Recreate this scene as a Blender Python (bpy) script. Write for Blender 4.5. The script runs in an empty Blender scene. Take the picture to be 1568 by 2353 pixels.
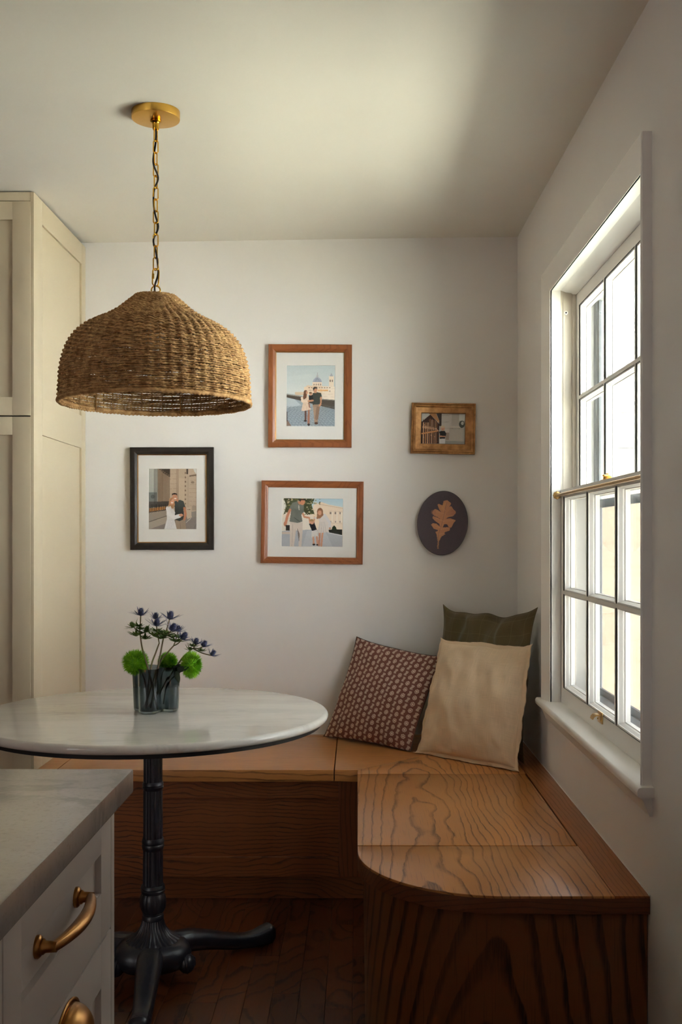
import bpy, bmesh, math, random
import numpy as np
from mathutils import Vector, Matrix, noise as mnoise
random.seed(7)
rng = np.random.default_rng(7)
C = bpy.context.scene.collection
SC = bpy.context.scene
PI = math.pi

# ------------------------------------------------------------------ camera, sky, sun, exposure
F = 2400.0                      # focal length in pixels of the 1568 x 2353 frame
PX, PY = 822.0, 1240.0          # principal point
EYE = 1.237
cam_d = bpy.data.cameras.new('camera')
cam = bpy.data.objects.new('camera', cam_d)
C.objects.link(cam)
cam.location = (0, 0, EYE)
cam.rotation_euler = (PI / 2, 0, 0)
cam_d.sensor_fit = 'HORIZONTAL'
cam_d.sensor_width = 36.0
cam_d.lens = F / 1568 * 36.0
cam_d.shift_x = (784 - PX) / 1568
cam_d.shift_y = (PY - 1176.5) / 1568
cam_d.clip_start = 0.02
SC.camera = cam

SC.view_settings.view_transform = 'Standard'
SC.view_settings.look = 'None'
SC.view_settings.gamma = 1.0
SC.view_settings.use_curve_mapping = False
SC.view_settings.exposure = 1.97
SC.cycles.use_denoising = True
SC.cycles.max_bounces = 14
SC.cycles.diffuse_bounces = 7
SC.cycles.glossy_bounces = 5
SC.cycles.transmission_bounces = 12
SC.cycles.transparent_max_bounces = 24
SC.cycles.caustics_reflective = False
SC.cycles.caustics_refractive = False
SC.cycles.sample_clamp_indirect = 6.0

w = bpy.data.worlds.new('sky'); SC.world = w
w.use_nodes = True
wn = w.node_tree.nodes; wl = w.node_tree.links
bgn = wn['Background']
bgn.inputs['Color'].default_value = (0.90, 0.95, 1.0, 1)
bgn.inputs['Strength'].default_value = 1.3

sun_d = bpy.data.lights.new('sun', 'SUN')
sun_d.energy = 42.0
sun_d.angle = math.radians(1.0)
sun_d.color = (1.0, 0.985, 0.97)
sun = bpy.data.objects.new('sun', sun_d); C.objects.link(sun)
sun.location = (-6, 5, 9)
sun.rotation_euler = Vector((0.50, -0.22, -0.84)).to_track_quat('-Z', 'Y').to_euler()

def portal(name, loc, rot, sx, sy):
    d = bpy.data.lights.new(name, 'AREA'); d.shape = 'RECTANGLE'; d.size = sx; d.size_y = sy
    d.cycles.is_portal = True
    o = bpy.data.objects.new(name, d); C.objects.link(o); o.location = loc; o.rotation_euler = rot
    return o
portal('window_portal', (0.86, 2.886, 1.38), (0, PI / 2, 0), 1.40, 1.12)
portal('kitchen_window_portal', (-3.15, -2.77, 1.575), (PI / 2, 0, 0), 0.6, 0.95)

portal('left_fill_portal', (-3.66, -1.55, 1.575), (0, -PI / 2, 0), 1.15, 1.3)  # guides sky light through the added fill opening

# ------------------------------------------------------------------ helpers
WO = {}
def lin(c):
    return tuple(((v / 12.92) if v <= 0.04045 else ((v + 0.055) / 1.055) ** 2.4) for v in c)
def rgb(r, g, b):
    return lin((r / 255, g / 255, b / 255)) + (1.0,)
def at(px, py, Y):
    return Vector(((px - PX) * Y / F, Y, EYE - (py - PY) * Y / F))

class MB:
    def __init__(s):
        s.v = []; s.f = []
    def add(s, vs, fs):
        n = len(s.v)
        s.v.extend([tuple(p) for p in vs]); s.f.extend([tuple(i + n for i in f) for f in fs]); return s
    def box(s, x0, x1, y0, y1, z0, z1, bev=0.0):
        x0, x1 = min(x0, x1), max(x0, x1); y0, y1 = min(y0, y1), max(y0, y1); z0, z1 = min(z0, z1), max(z0, z1)
        vs = [(x, y, z) for x in (x0, x1) for y in (y0, y1) for z in (z0, z1)]
        fs = [(0, 1, 3, 2), (4, 6, 7, 5), (0, 4, 5, 1), (2, 3, 7, 6), (0, 2, 6, 4), (1, 5, 7, 3)]
        if bev > 0:
            bm = bmesh.new()
            bv = [bm.verts.new(p) for p in vs]
            for f in fs: bm.faces.new([bv[i] for i in f])
            bmesh.ops.bevel(bm, geom=list(bm.edges), offset=bev, segments=2, affect='EDGES', profile=0.6)
            bm.verts.index_update()
            s.add([v.co.copy() for v in bm.verts], [[v.index for v in f.verts] for f in bm.faces]); bm.free()
            return s
        return s.add(vs, fs)
    def grid(s, rows, close_u=False, close_v=False, cap=False):
        # rows: list of equally long vertex lists
        n, m = len(rows), len(rows[0])
        vs = [p for r in rows for p in r]; fs = []
        for i in range(n if close_v else n - 1):
            for j in range(m if close_u else m - 1):
                a = i * m + j; b = i * m + (j + 1) % m; c = ((i + 1) % n) * m + (j + 1) % m; d = ((i + 1) % n) * m + j
                fs.append((a, b, c, d))
        if cap:
            fs.append(tuple(range(m))[::-1]); fs.append(tuple((n - 1) * m + j for j in range(m)))
        return s.add(vs, fs)
    def lathe(s, prof, c=(0, 0, 0), n=32, fn=None, cap=True):
        rows = []
        for k, (r, z) in enumerate(prof):
            row = []
            for j in range(n):
                a = 2 * PI * j / n
                q = r * (fn(a, k) if fn else 1.0)
                row.append((c[0] + q * math.cos(a), c[1] + q * math.sin(a), c[2] + z))
            rows.append(row)
        return s.grid(rows, close_u=True, cap=cap)
    def tube(s, pts, rad, n=8, closed=False, sec=None, cap=True):
        pts = [Vector(p) for p in pts]; N = len(pts)
        if not hasattr(rad, '__len__'): rad = [rad] * N
        tang = []
        for i in range(N):
            a = pts[(i - 1) % N] if (closed or i > 0) else pts[i]
            b = pts[(i + 1) % N] if (closed or i < N - 1) else pts[i]
            tang.append((b - a).normalized())
        up = Vector((0, 0, 1)) if abs(tang[0].z) < 0.9 else Vector((1, 0, 0))
        nrm = (up - tang[0] * up.dot(tang[0])).normalized()
        rows = []
        for i in range(N):
            t = tang[i]
            nrm = (nrm - t * nrm.dot(t)).normalized()
            b = t.cross(nrm)
            row = []
            for j in range(n):
                a = 2 * PI * j / n
                k = sec(a, i) if sec else 1.0
                row.append(pts[i] + (nrm * math.cos(a) + b * math.sin(a)) * rad[i] * k)
            rows.append(row)
        return s.grid(rows, close_u=True, close_v=closed, cap=(cap and not closed))
    def prism(s, poly, a0, a1, axis='Z'):
        def P(u, v, t):
            return {'Z': (u, v, t), 'X': (t, u, v), 'Y': (u, t, v)}[axis]
        n = len(poly)
        vs = [P(u, v, a0) for u, v in poly] + [P(u, v, a1) for u, v in poly]
        fs = [tuple(range(n))[::-1], tuple(range(n, 2 * n))] + [(i, (i + 1) % n, n + (i + 1) % n, n + i) for i in range(n)]
        return s.add(vs, fs)
    def sphere(s, c, r, n=12, m=8, sc=(1, 1, 1)):
        prof = [(max(1e-5, math.sin(PI * i / m)), -math.cos(PI * i / m)) for i in range(m + 1)]
        rows = [[(c[0] + r * sc[0] * q * math.cos(2 * PI * j / n), c[1] + r * sc[1] * q * math.sin(2 * PI * j / n), c[2] + r * sc[2] * z) for j in range(n)] for q, z in prof]
        return s.grid(rows, close_u=True)
    def xf(s, M, start=0):
        for i in range(start, len(s.v)): s.v[i] = tuple(M @ Vector(s.v[i]))
        return s
    def build(s, name, mat, parent=None, smooth=None, origin=None, fix=True):
        if origin is None: origin = WO[parent.name] if parent else Vector((0, 0, 0))
        origin = Vector(origin)
        me = bpy.data.meshes.new(name)
        me.from_pydata([tuple(Vector(p) - origin) for p in s.v], [], s.f)
        if fix:
            bm = bmesh.new(); bm.from_mesh(me)
            bmesh.ops.recalc_face_normals(bm, faces=list(bm.faces)); bm.to_mesh(me); bm.free()
        me.update()
        if smooth is not None:
            me.polygons.foreach_set('use_smooth', [True] * len(me.polygons))
            me.set_sharp_from_angle(angle=math.radians(smooth))
        return link(name, me, mat, parent, origin)

def link(name, me, mat, parent=None, origin=(0, 0, 0)):
    if mat and not me.materials: me.materials.append(mat)
    o = bpy.data.objects.new(name, me); C.objects.link(o)
    origin = Vector(origin)
    if parent:
        o.parent = parent; o.location = origin - WO[parent.name]
    else:
        o.location = origin
    WO[o.name] = origin
    return o
def dup(o, parent, origin):
    c = o.copy(); C.objects.link(c); c.parent = parent; c.location = Vector(origin) - WO[parent.name]; WO[c.name] = Vector(origin)
    return c
def thing(name, label, cat, loc, group=None):
    o = bpy.data.objects.new(name, None); C.objects.link(o); o.location = loc; WO[o.name] = Vector(loc)
    o.empty_display_size = 0.05
    return tag(o, label, cat, group)
def tag(o, label=None, cat=None, group=None, kind=None):
    if label: o['label'] = label
    if cat: o['category'] = cat
    if group: o['group'] = group
    if kind: o['kind'] = kind
    return o

# ------------------------------------------------------------------ materials
def mat(name, col, rough=0.5, metal=0.0, spec=0.5, **kw):
    m = bpy.data.materials.new(name); m.use_nodes = True
    b = m.node_tree.nodes['Principled BSDF']
    b.inputs['Base Color'].default_value = col
    b.inputs['Roughness'].default_value = rough
    b.inputs['Metallic'].default_value = metal
    b.inputs['Specular IOR Level'].default_value = spec
    for k, v in kw.items(): b.inputs[k.replace('_', ' ')].default_value = v
    return m
class NT:
    def __init__(s, m): s.m = m; s.t = m.node_tree; s.b = s.t.nodes['Principled BSDF']
    def n(s, typ, **kw):
        q = s.t.nodes.new(typ)
        for k, v in kw.items(): setattr(q, k, v)
        return q
    def put(s, sock, val):
        if hasattr(val, 'is_output') or hasattr(val, 'links'): s.t.links.new(val, sock)
        else: sock.default_value = val
    def math(s, op, a, b=None, c=None, clamp=False):
        q = s.n('ShaderNodeMath', operation=op, use_clamp=clamp)
        s.put(q.inputs[0], a)
        if b is not None: s.put(q.inputs[1], b)
        if c is not None: s.put(q.inputs[2], c)
        return q.outputs[0]
    def sep(s, v):
        q = s.n('ShaderNodeSeparateXYZ'); s.put(q.inputs[0], v); return q.outputs
    def comb(s, x, y, z):
        q = s.n('ShaderNodeCombineXYZ'); s.put(q.inputs[0], x); s.put(q.inputs[1], y); s.put(q.inputs[2], z); return q.outputs[0]
    def noise(s, vec, scale, detail=2.0, rough=0.5, dist=0.0):
        q = s.n('ShaderNodeTexNoise'); s.put(q.inputs['Vector'], vec); q.inputs['Scale'].default_value = scale
        q.inputs['Detail'].default_value = detail; q.inputs['Roughness'].default_value = rough; q.inputs['Distortion'].default_value = dist
        return q.outputs['Fac']
    def smooth(s, v, a, b, c=0.0, d=1.0):
        q = s.n('ShaderNodeMapRange', interpolation_type='SMOOTHSTEP'); s.put(q.inputs['Value'], v)
        for k, x in zip(('From Min', 'From Max', 'To Min', 'To Max'), (a, b, c, d)): q.inputs[k].default_value = x
        return q.outputs[0]
    def mix(s, f, a, b):
        q = s.n('ShaderNodeMix', data_type='RGBA')
        s.put(q.inputs[0], f); s.put(q.inputs[6], a); s.put(q.inputs[7], b); return q.outputs[2]
    def obj(s): return s.n('ShaderNodeTexCoord').outputs['Object']
    def bump(s, h, strength=0.2, dist=0.002):
        q = s.n('ShaderNodeBump'); s.put(q.inputs['Height'], h); q.inputs['Strength'].default_value = strength; q.inputs['Distance'].default_value = dist
        s.t.links.new(q.outputs[0], s.b.inputs['Normal'])
    def color(s, c): s.put(s.b.inputs['Base Color'], c)

def painted(name, col, rough=0.55, var=0.04, bump=0.05):
    m = mat(name, col, rough); t = NT(m)
    o = t.obj()
    f = t.noise(o, 2.5, 3)
    t.color(t.mix(f, tuple(c * (1 - var) for c in col[:3]) + (1,), tuple(min(1, c * (1 + var)) for c in col[:3]) + (1,)))
    t.bump(t.noise(o, 180, 2), bump, 0.001)
    return m

def oak(name, along, base, dark, freq=60.0, u0=0.0, d=0.05, slope=0.04, k1=0.10, k2=0.010, strength=0.9, rough=0.32, rand=False, thin=0.62, v0=0.0, coat=0.0):
    m = mat(name, base, rough); t = NT(m)
    o = t.obj()
    if rand:
        r_ = t.n('ShaderNodeObjectInfo').outputs['Random']
        x, y, z = t.sep(o)
        x = t.math('ADD', x, t.math('MULTIPLY', t.math('SUBTRACT', r_, 0.5), 0.16))
        y = t.math('ADD', y, t.math('MULTIPLY', r_, 37.0))
        z = t.math('ADD', z, t.math('MULTIPLY', t.math('FRACT', t.math('MULTIPLY', r_, 17.3)), 0.25))
    else:
        x, y, z = t.sep(t.n('ShaderNodeNewGeometry').outputs['Position'])
    u, v, wv = {'Y': (x, y, z), 'X': (y, x, z), 'Z': (x, z, y)}[along]
    v = t.math('SUBTRACT', v, v0)
    n1 = t.math('SUBTRACT', t.noise(t.comb(t.math('MULTIPLY', u, 3.0), t.math('MULTIPLY', v, 1.3), t.math('MULTIPLY', wv, 3.0)), 1.6, 2, 0.5), 0.5)
    n2 = t.math('SUBTRACT', t.noise(t.comb(t.math('MULTIPLY', u, 1.0), t.math('MULTIPLY', v, 0.55), wv), 16.0, 3, 0.6), 0.5)
    dd = t.math('ADD', t.math('ADD', t.math('MULTIPLY', v, slope), d), t.math('ADD', wv, t.math('MULTIPLY', n1, k1)))
    uu = t.math('ADD', t.math('SUBTRACT', u, u0), t.math('MULTIPLY', n1, k1 * 0.45))
    rr = t.math('SQRT', t.math('ADD', t.math('MULTIPLY', uu, uu), t.math('MULTIPLY', dd, dd)))
    rr = t.math('ADD', rr, t.math('MULTIPLY', n2, k2 * 2))
    f = t.math('FRACT', t.math('MULTIPLY', rr, freq))
    up = t.smooth(f, thin, thin + 0.26); dn = t.smooth(f, 0.93, 1.0, 1.0, 0.0)
    line = t.math('MULTIPLY', up, dn)
    pores = t.noise(t.comb(t.math('MULTIPLY', u, 260.0), t.math('MULTIPLY', v, 14.0), t.math('MULTIPLY', wv, 260.0)), 1.0, 2, 0.6)
    pm = t.smooth(pores, 0.34, 0.60)
    wn_ = t.smooth(t.noise(t.comb(t.math('MULTIPLY', u, 5.0), t.math('MULTIPLY', v, 2.2), wv), 2.0, 2), 0.25, 0.7, 0.55, 1.0)
    line = t.math('MULTIPLY', t.math('MULTIPLY', line, wn_), t.math('ADD', 0.55, t.math('MULTIPLY', pm, 0.45)))
    fleck = t.smooth(t.noise(t.comb(t.math('MULTIPLY', u, 420.0), t.math('MULTIPLY', v, 9.0), t.math('MULTIPLY', wv, 420.0)), 1.0, 1), 0.60, 0.74)
    tone = t.noise(t.comb(t.math('MULTIPLY', u, 2.0), t.math('MULTIPLY', v, 0.5), wv), 4.0, 3)
    b1 = tuple(c * 0.78 for c in base[:3]) + (1,); b2 = tuple(min(1, c * 1.18) for c in base[:3]) + (1,)
    col = t.mix(tone, b1, b2)
    if rand:
        rb = t.math('FRACT', t.math('MULTIPLY', r_, 91.7))
        col = t.mix(t.math('MULTIPLY', rb, 0.55), col, tuple(c * 0.35 for c in base[:3]) + (1,))
    col = t.mix(t.math('MULTIPLY', fleck, 0.30), col, dark)
    col = t.mix(t.math('MULTIPLY', line, strength), col, dark)
    t.color(col)
    t.put(t.b.inputs['Roughness'], t.math('ADD', rough, t.math('MULTIPLY', line, 0.10)))
    if coat: t.b.inputs['Coat Weight'].default_value = coat; t.b.inputs['Coat Roughness'].default_value = 0.25
    t.bump(t.math('MULTIPLY', line, -1.0), 0.12, 0.001)
    return m

def fabric(name, col, rough=0.95, sc=900, extra=None):
    m = mat(name, col, rough, spec=0.15); t = NT(m)
    uv = t.n('ShaderNodeTexCoord').outputs['UV']
    u, v, _ = t.sep(uv)
    wa = t.math('SINE', t.math('MULTIPLY', u, sc)); wb = t.math('SINE', t.math('MULTIPLY', v, sc))
    slub1 = t.noise(t.comb(t.math('MULTIPLY', u, 8.0), t.math('MULTIPLY', v, 330.0), 0.0), 1.0, 2)
    slub2 = t.noise(t.comb(t.math('MULTIPLY', u, 330.0), t.math('MULTIPLY', v, 8.0), 3.0), 1.0, 2)
    sl = t.math('MULTIPLY', t.math('ADD', slub1, slub2), 0.5)
    c = t.mix(t.smooth(sl, 0.30, 0.70), tuple(x * 0.89 for x in col[:3]) + (1,), tuple(min(1, x * 1.08) for x in col[:3]) + (1,))
    if extra: c = extra(t, u, v, c)
    t.color(c)
    t.bump(t.math('ADD', t.math('MULTIPLY', t.math('MULTIPLY', wa, wb), 0.3), sl), 0.22, 0.0006)
    t.b.inputs['Sheen Weight'].default_value = 0.15
    return m

M = {}
M['wall'] = painted('wall_paint', rgb(225, 222, 220), 0.75)
M['ceiling'] = painted('ceiling_paint', rgb(224, 221, 214), 0.8)
M['trim'] = painted('white_trim_paint', rgb(236, 234, 230), 0.35, 0.02)
M['liner'] = painted('jamb_liner_paint', rgb(206, 198, 184), 0.45, 0.06)
M['cabinet'] = painted('greige_cabinet_paint', rgb(198, 184, 156), 0.42, 0.02)
M['island'] = painted('offwhite_cabinet_paint', rgb(206, 198, 190), 0.42, 0.02)
M['gap'] = mat('shadow_gap', rgb(40, 36, 30), 0.9)
M['black'] = mat('black_underlay', rgb(20, 19, 19), 0.6)
M['cord'] = mat('black_fabric_cord', rgb(38, 32, 30), 0.8)
M['alu'] = mat('storm_aluminium', rgb(150, 154, 160), 0.5, 0.3)
M['dark_alu'] = mat('storm_rail_aluminium', rgb(96, 101, 108), 0.5, 0.2)

def brass(name, c1, c2, rough):
    m = mat(name, c1, rough, 1.0); t = NT(m)
    n = t.noise(t.obj(), 30, 3)
    t.color(t.mix(n, c1, c2)); t.put(t.b.inputs['Roughness'], t.math('ADD', rough, t.math('MULTIPLY', n, 0.08)))
    return m
M['brass'] = brass('brushed_brass', rgb(222, 176, 86), rgb(216, 168, 78), 0.30)
M['gold'] = brass('polished_gold_brass', rgb(236, 184, 70), rgb(220, 164, 50), 0.14)
M['old_brass'] = brass('aged_brass', rgb(188, 138, 78), rgb(150, 104, 52), 0.26)
M['rod_brass'] = brass('soft_brass', rgb(226, 190, 130), rgb(206, 168, 108), 0.25)

def cast_iron():
    m = mat('black_cast_iron', rgb(30, 30, 36), 0.36, 0.0, 0.7); t = NT(m)
    n = t.noise(t.obj(), 60, 3)
    t.color(t.mix(n, rgb(30, 30, 36), rgb(48, 48, 58))); t.bump(t.noise(t.obj(), 220, 3), 0.25, 0.001)
    return m
M['iron'] = cast_iron()

def marble(name, base, vein, rough, sx, sy, amount, speck=0.0):
    m = mat(name, base, rough); t = NT(m)
    x, y, z = t.sep(t.obj())
    p = t.comb(t.math('MULTIPLY', x, sx), t.math('MULTIPLY', y, sy), t.math('MULTIPLY', z, sx))
    n = t.noise(p, 1.0, 6, 0.62, 0.6)
    v = t.math('ABSOLUTE', t.math('SUBTRACT', n, 0.5))
    line = t.smooth(v, 0.0, 0.07, 1.0, 0.0)
    cloud = t.smooth(t.noise(p, 0.6, 5, 0.6), 0.35, 0.75)
    c = t.mix(t.math('MULTIPLY', cloud, amount), base, vein)
    br = t.smooth(t.noise(p, 0.45, 2), 0.42, 0.66)
    c = t.mix(t.math('MULTIPLY', t.math('MULTIPLY', line, br), amount * 1.1), c, vein)
    if speck:
        c = t.mix(t.math('MULTIPLY', t.smooth(t.noise(t.obj(), 160, 4, 0.7), 0.5, 0.7), speck), c, vein)
    t.color(c)
    return m
M['marble'] = marble('white_marble', rgb(228, 225, 217), rgb(168, 168, 164), 0.06, 6.0, 22.0, 0.24)
M['quartz'] = marble('grey_stone', rgb(180, 173, 167), rgb(136, 131, 127), 0.22, 6.0, 9.0, 0.5, 0.35)

def glass_pane(name='window_glass', tint=(0.97, 0.985, 0.98, 1), k=0.5):
    m = bpy.data.materials.new(name); m.use_nodes = True
    t = m.node_tree; t.nodes.remove(t.nodes['Principled BSDF'])
    out = t.nodes['Material Output']
    tr = t.nodes.new('ShaderNodeBsdfTransparent'); tr.inputs[0].default_value = tint
    gl = t.nodes.new('ShaderNodeBsdfGlossy'); gl.inputs['Roughness'].default_value = 0.02
    lw = t.nodes.new('ShaderNodeLayerWeight'); lw.inputs['Blend'].default_value = 0.5
    pw = t.nodes.new('ShaderNodeMath'); pw.operation = 'POWER'; pw.inputs[1].default_value = 5.0
    fr = t.nodes.new('ShaderNodeMath'); fr.operation = 'MULTIPLY_ADD'; fr.inputs[1].default_value = k; fr.inputs[2].default_value = 0.02
    t.links.new(lw.outputs['Facing'], pw.inputs[0]); t.links.new(pw.outputs[0], fr.inputs[0])
    mx = t.nodes.new('ShaderNodeMixShader')
    t.links.new(fr.outputs[0], mx.inputs[0]); t.links.new(tr.outputs[0], mx.inputs[1]); t.links.new(gl.outputs[0], mx.inputs[2])
    t.links.new(mx.outputs[0], out.inputs[0])
    return m
M['glass'] = glass_pane()
M['picture_glass'] = glass_pane('picture_glass', (0.995, 0.995, 0.995, 1), 0.3)
def screen_mat():
    m = bpy.data.materials.new('insect_screen'); m.use_nodes = True
    t = m.node_tree; t.nodes.remove(t.nodes['Principled BSDF'])
    out = t.nodes['Material Output']
    tr = t.nodes.new('ShaderNodeBsdfTransparent')
    df = t.nodes.new('ShaderNodeBsdfDiffuse'); df.inputs[0].default_value = rgb(150, 150, 152)
    mx = t.nodes.new('ShaderNodeMixShader'); mx.inputs[0].default_value = 0.42
    t.links.new(tr.outputs[0], mx.inputs[1]); t.links.new(df.outputs[0], mx.inputs[2]); t.links.new(mx.outputs[0], out.inputs[0])
    return m
M['screen'] = screen_mat()
M['smoke'] = mat('smoked_glass', rgb(136, 150, 154), 0.0, 0.0, 0.5, Transmission_Weight=1.0, IOR=1.45)

BASE = rgb(194, 130, 70); DARK = rgb(72, 37, 19)
M['oak_lid'] = oak('oak_bench_lid', 'Y', BASE, DARK, 50, 0.17, -0.375, 0.045, 0.11, 0.0062, 0.92, 0.28, thin=0.68, v0=2.7, coat=0.3)
M['oak_back'] = oak('oak_bench_back', 'X', BASE, DARK, 95, 4.35, 0.02, 0.03, 0.07, 0.005, 0.8, 0.30, coat=0.3)
M['oak_edge'] = oak('oak_bench_edge', 'Y', rgb(160, 100, 54), DARK, 90, -0.8, 0.3, 0.03, 0.05, 0.004, 0.5, 0.32)
M['oak_nose_shaded'] = oak('oak_nose_shaded', 'X', rgb(112, 66, 36), rgb(48, 25, 13), 90, 2.0, 0.1, 0.03, 0.05, 0.004, 0.6, 0.35)  # bench oak darkened: the shade on the nose is put into its colour
M['oak_front'] = oak('oak_front_panel', 'Z', rgb(134, 86, 47), rgb(40, 24, 13), 25, 0.27, -2.235, 0.27, 0.075, 0.0065, 0.92, 0.34, thin=0.55)
M['oak_stile'] = oak('oak_stile', 'Z', rgb(132, 76, 40), rgb(44, 22, 11), 70, -0.6, -3.2, 0.02, 0.05, 0.003, 0.6, 0.36)
M['oak_rail'] = oak('oak_rail', 'X', rgb(140, 82, 42), rgb(46, 24, 12), 60, 3.545, 0.10, 0.05, 0.20, 0.010, 0.8, 0.36)
M['oak_panel'] = oak('oak_recessed_panel', 'X', rgb(140, 82, 42), rgb(46, 24, 12), 75, 3.555, -0.27, 0.02, 0.10, 0.012, 0.85, 0.36)
M['floor'] = oak('dark_oak_plank', 'Y', rgb(116, 64, 30), rgb(36, 18, 8), 105, 0.0, 0.04, 0.05, 0.09, 0.005, 0.88, 0.30, rand=True)
M['walnut'] = oak('walnut_frame_wood', 'Z', rgb(150, 88, 48), rgb(104, 56, 28), 150, -1.0, 0.3, 0.02, 0.05, 0.004, 0.5, 0.35)
M['black_frame'] = mat('black_frame_wood', rgb(34, 28, 24), 0.38)
M['frame_gilt'] = brass('gilt_inner_edge', rgb(170, 124, 66), rgb(140, 96, 46), 0.4)
def bronze_leaf():
    m = mat('bronze_leaf', rgb(176, 124, 72), 0.42, 0.45); t = NT(m)
    n = t.noise(t.obj(), 26, 4, 0.6)
    t.color(t.mix(t.smooth(n, 0.3, 0.7), rgb(146, 100, 56), rgb(196, 144, 88))); t.bump(n, 0.15, 0.002)
    return m
M['bronze'] = bronze_leaf()
M['mat_board'] = painted('mat_board', rgb(232, 230, 228), 0.8, 0.01, 0.02)

def vcol(name, rough):
    m = mat(name, (1, 1, 1, 1), rough, spec=0.35); t = NT(m)
    a = t.n('ShaderNodeAttribute', attribute_name='Col')
    t.color(a.outputs['Color']); return m
M['print'] = vcol('photo_print', 0.30)
M['plaque'] = vcol('painted_plaque', 0.6)

def rope_mat():
    m = mat('seagrass_rope', rgb(178, 138, 90), 0.8, spec=0.25); t = NT(m)
    o = t.obj()
    n = t.smooth(t.noise(o, 45, 4, 0.65), 0.30, 0.72); big = t.noise(o, 7, 2)
    c = t.mix(n, rgb(146, 106, 64), rgb(216, 176, 122)); c = t.mix(t.math('MULTIPLY', big, 0.4), c, rgb(164, 124, 78))
    t.color(c); t.bump(t.noise(o, 600, 2), 0.4, 0.001)
    return m
M['rope'] = rope_mat()

def stem(name, c1, c2, sc=40, rough=0.6):
    m = mat(name, c1, rough, spec=0.3); t = NT(m)
    t.color(t.mix(t.smooth(t.noise(t.obj(), sc, 2), 0.3, 0.7), c1, c2)); return m
M['stem'] = stem('thistle_stem', rgb(128, 104, 84), rgb(110, 112, 70))
M['tleaf'] = stem('thistle_leaf', rgb(70, 98, 40), rgb(104, 128, 58), 60)
M['bract'] = stem('thistle_bract', rgb(74, 84, 96), rgb(92, 96, 140), 60)
M['tcone'] = stem('thistle_cone', rgb(52, 56, 88), rgb(78, 84, 120), 200)
M['moss'] = stem('green_filament', rgb(100, 164, 20), rgb(150, 205, 44), 60)
M['dleaf'] = stem('dark_leaf', rgb(34, 44, 34), rgb(48, 60, 40), 40)

# ------------------------------------------------------------------ room shell
XR = 0.639; YB = 4.17; XL = -3.6; YF = -2.7; WT = 0.16
OY0, OY1, OZ0, OZ1 = 2.316, 3.456, 0.672, 2.075       # rough opening in the right wall
m = MB()
m.box(XR, XR + WT, YF, OY0, -0.02, 2.62).box(XR, XR + WT, OY1, YB + WT, -0.02, 2.62).box(XR, XR + WT, OY0, OY1, -0.02, OZ0).box(XR, XR + WT, OY0, OY1, OZ1, 2.62)
tag(m.build('wall_right', M['wall']), kind='structure')
tag(MB().box(XL, XR, YB, YB + WT, -0.02, 2.62).build('wall_back', M['wall']), kind='structure')
M['kitchen'] = painted('kitchen_greige_paint', rgb(150, 142, 128), 0.6)
LY0, LY1, LZ0, LZ1 = -2.20, -0.90, 1.00, 2.15        # unseen opening added for fill light, behind and left of the camera
m = MB().box(XL - WT, XL, YF - WT, LY0, -0.02, 2.62).box(XL - WT, XL, LY1, YB + WT, -0.02, 2.62).box(XL - WT, XL, LY0, LY1, -0.02, LZ0).box(XL - WT, XL, LY0, LY1, LZ1, 2.62)
tag(m.build('wall_left', M['kitchen']), kind='structure')
m = MB()     # wall behind the camera, with the kitchen window
KX0, KX1, KZ0, KZ1 = -3.45, -2.85, 1.10, 2.05
m.box(XL, KX0, YF - WT, YF, -0.02, 2.62).box(KX1, XR + WT, YF - WT, YF, -0.02, 2.62).box(KX0, KX1, YF - WT, YF, -0.02, KZ0).box(KX0, KX1, YF - WT, YF, KZ1, 2.62)
tag(m.build('wall_front', M['kitchen']), kind='structure')
def ceil_z(x, y):
    t = (max(x, -1.086) + 1.086) / (XR + 1.086)
    return 2.4255 + t * 0.0245 - (YB - max(y, 1.0)) * (0.0240 - 0.0093 * t)      # an old, slightly sagging ceiling
m = MB()
xs = [XL - WT, -1.086, -0.5, 0.1, XR + WT]; ys = [YF - WT, 1.0, 2.6, YB + WT]
lo = [[(x, y, ceil_z(min(x, XR), min(y, YB))) for x in xs] for y in ys]
hi = [[(x, y, 2.70) for x in xs] for y in ys]
m.grid(lo); m.grid(hi)
nx = len(xs); ny = len(ys); o_ = nx * ny
per = [j for j in range(nx)] + [i * nx + nx - 1 for i in range(1, ny)] + [(ny - 1) * nx + j for j in range(nx - 2, -1, -1)] + [i * nx for i in range(ny - 2, 0, -1)]
m.f += [(per[k], per[(k + 1) % len(per)], per[(k + 1) % len(per)] + o_, per[k] + o_) for k in range(len(per))]
tag(m.build('ceiling', M['ceiling']), kind='structure')

# floor: subfloor and planks (boards run away from the camera)
floor = tag(MB().box(XL - WT, XR + WT, YF - WT, YB + WT, -0.12, -0.019).build('floor', M['black']), kind='structure')
PWD = 0.0725
base_plank = {}
def plank_mesh(L):
    k = round(L, 3)
    if k not in base_plank:
        mb = MB().box(-PWD / 2 + 0.0004, PWD / 2 - 0.0004, 0.0004, L - 0.0004, -0.0185, 0.0, 0.0012)
        me = bpy.data.meshes.new('plank'); me.from_pydata(mb.v, [], mb.f); me.materials.append(M['floor']); base_plank[k] = me
    return base_plank[k]
x = XR - PWD / 2; k = 0
while x > -1.35:
    y = 1.10 + 0.37 * ((k * 0.618) % 1.0); first = 1.10
    ends = [first, y + 0.25]
    while ends[-1] < YB - 0.01:
        ends.append(min(YB, ends[-1] + random.choice([0.6, 0.8, 1.0, 1.2])))
    for a, b in zip(ends[:-1], ends[1:]):
        if b - a > 0.03 and not (x > 0.06 and a > 2.35): link('plank', plank_mesh(b - a), None, floor, (x, a, 0))
    x -= PWD; k += 1
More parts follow.
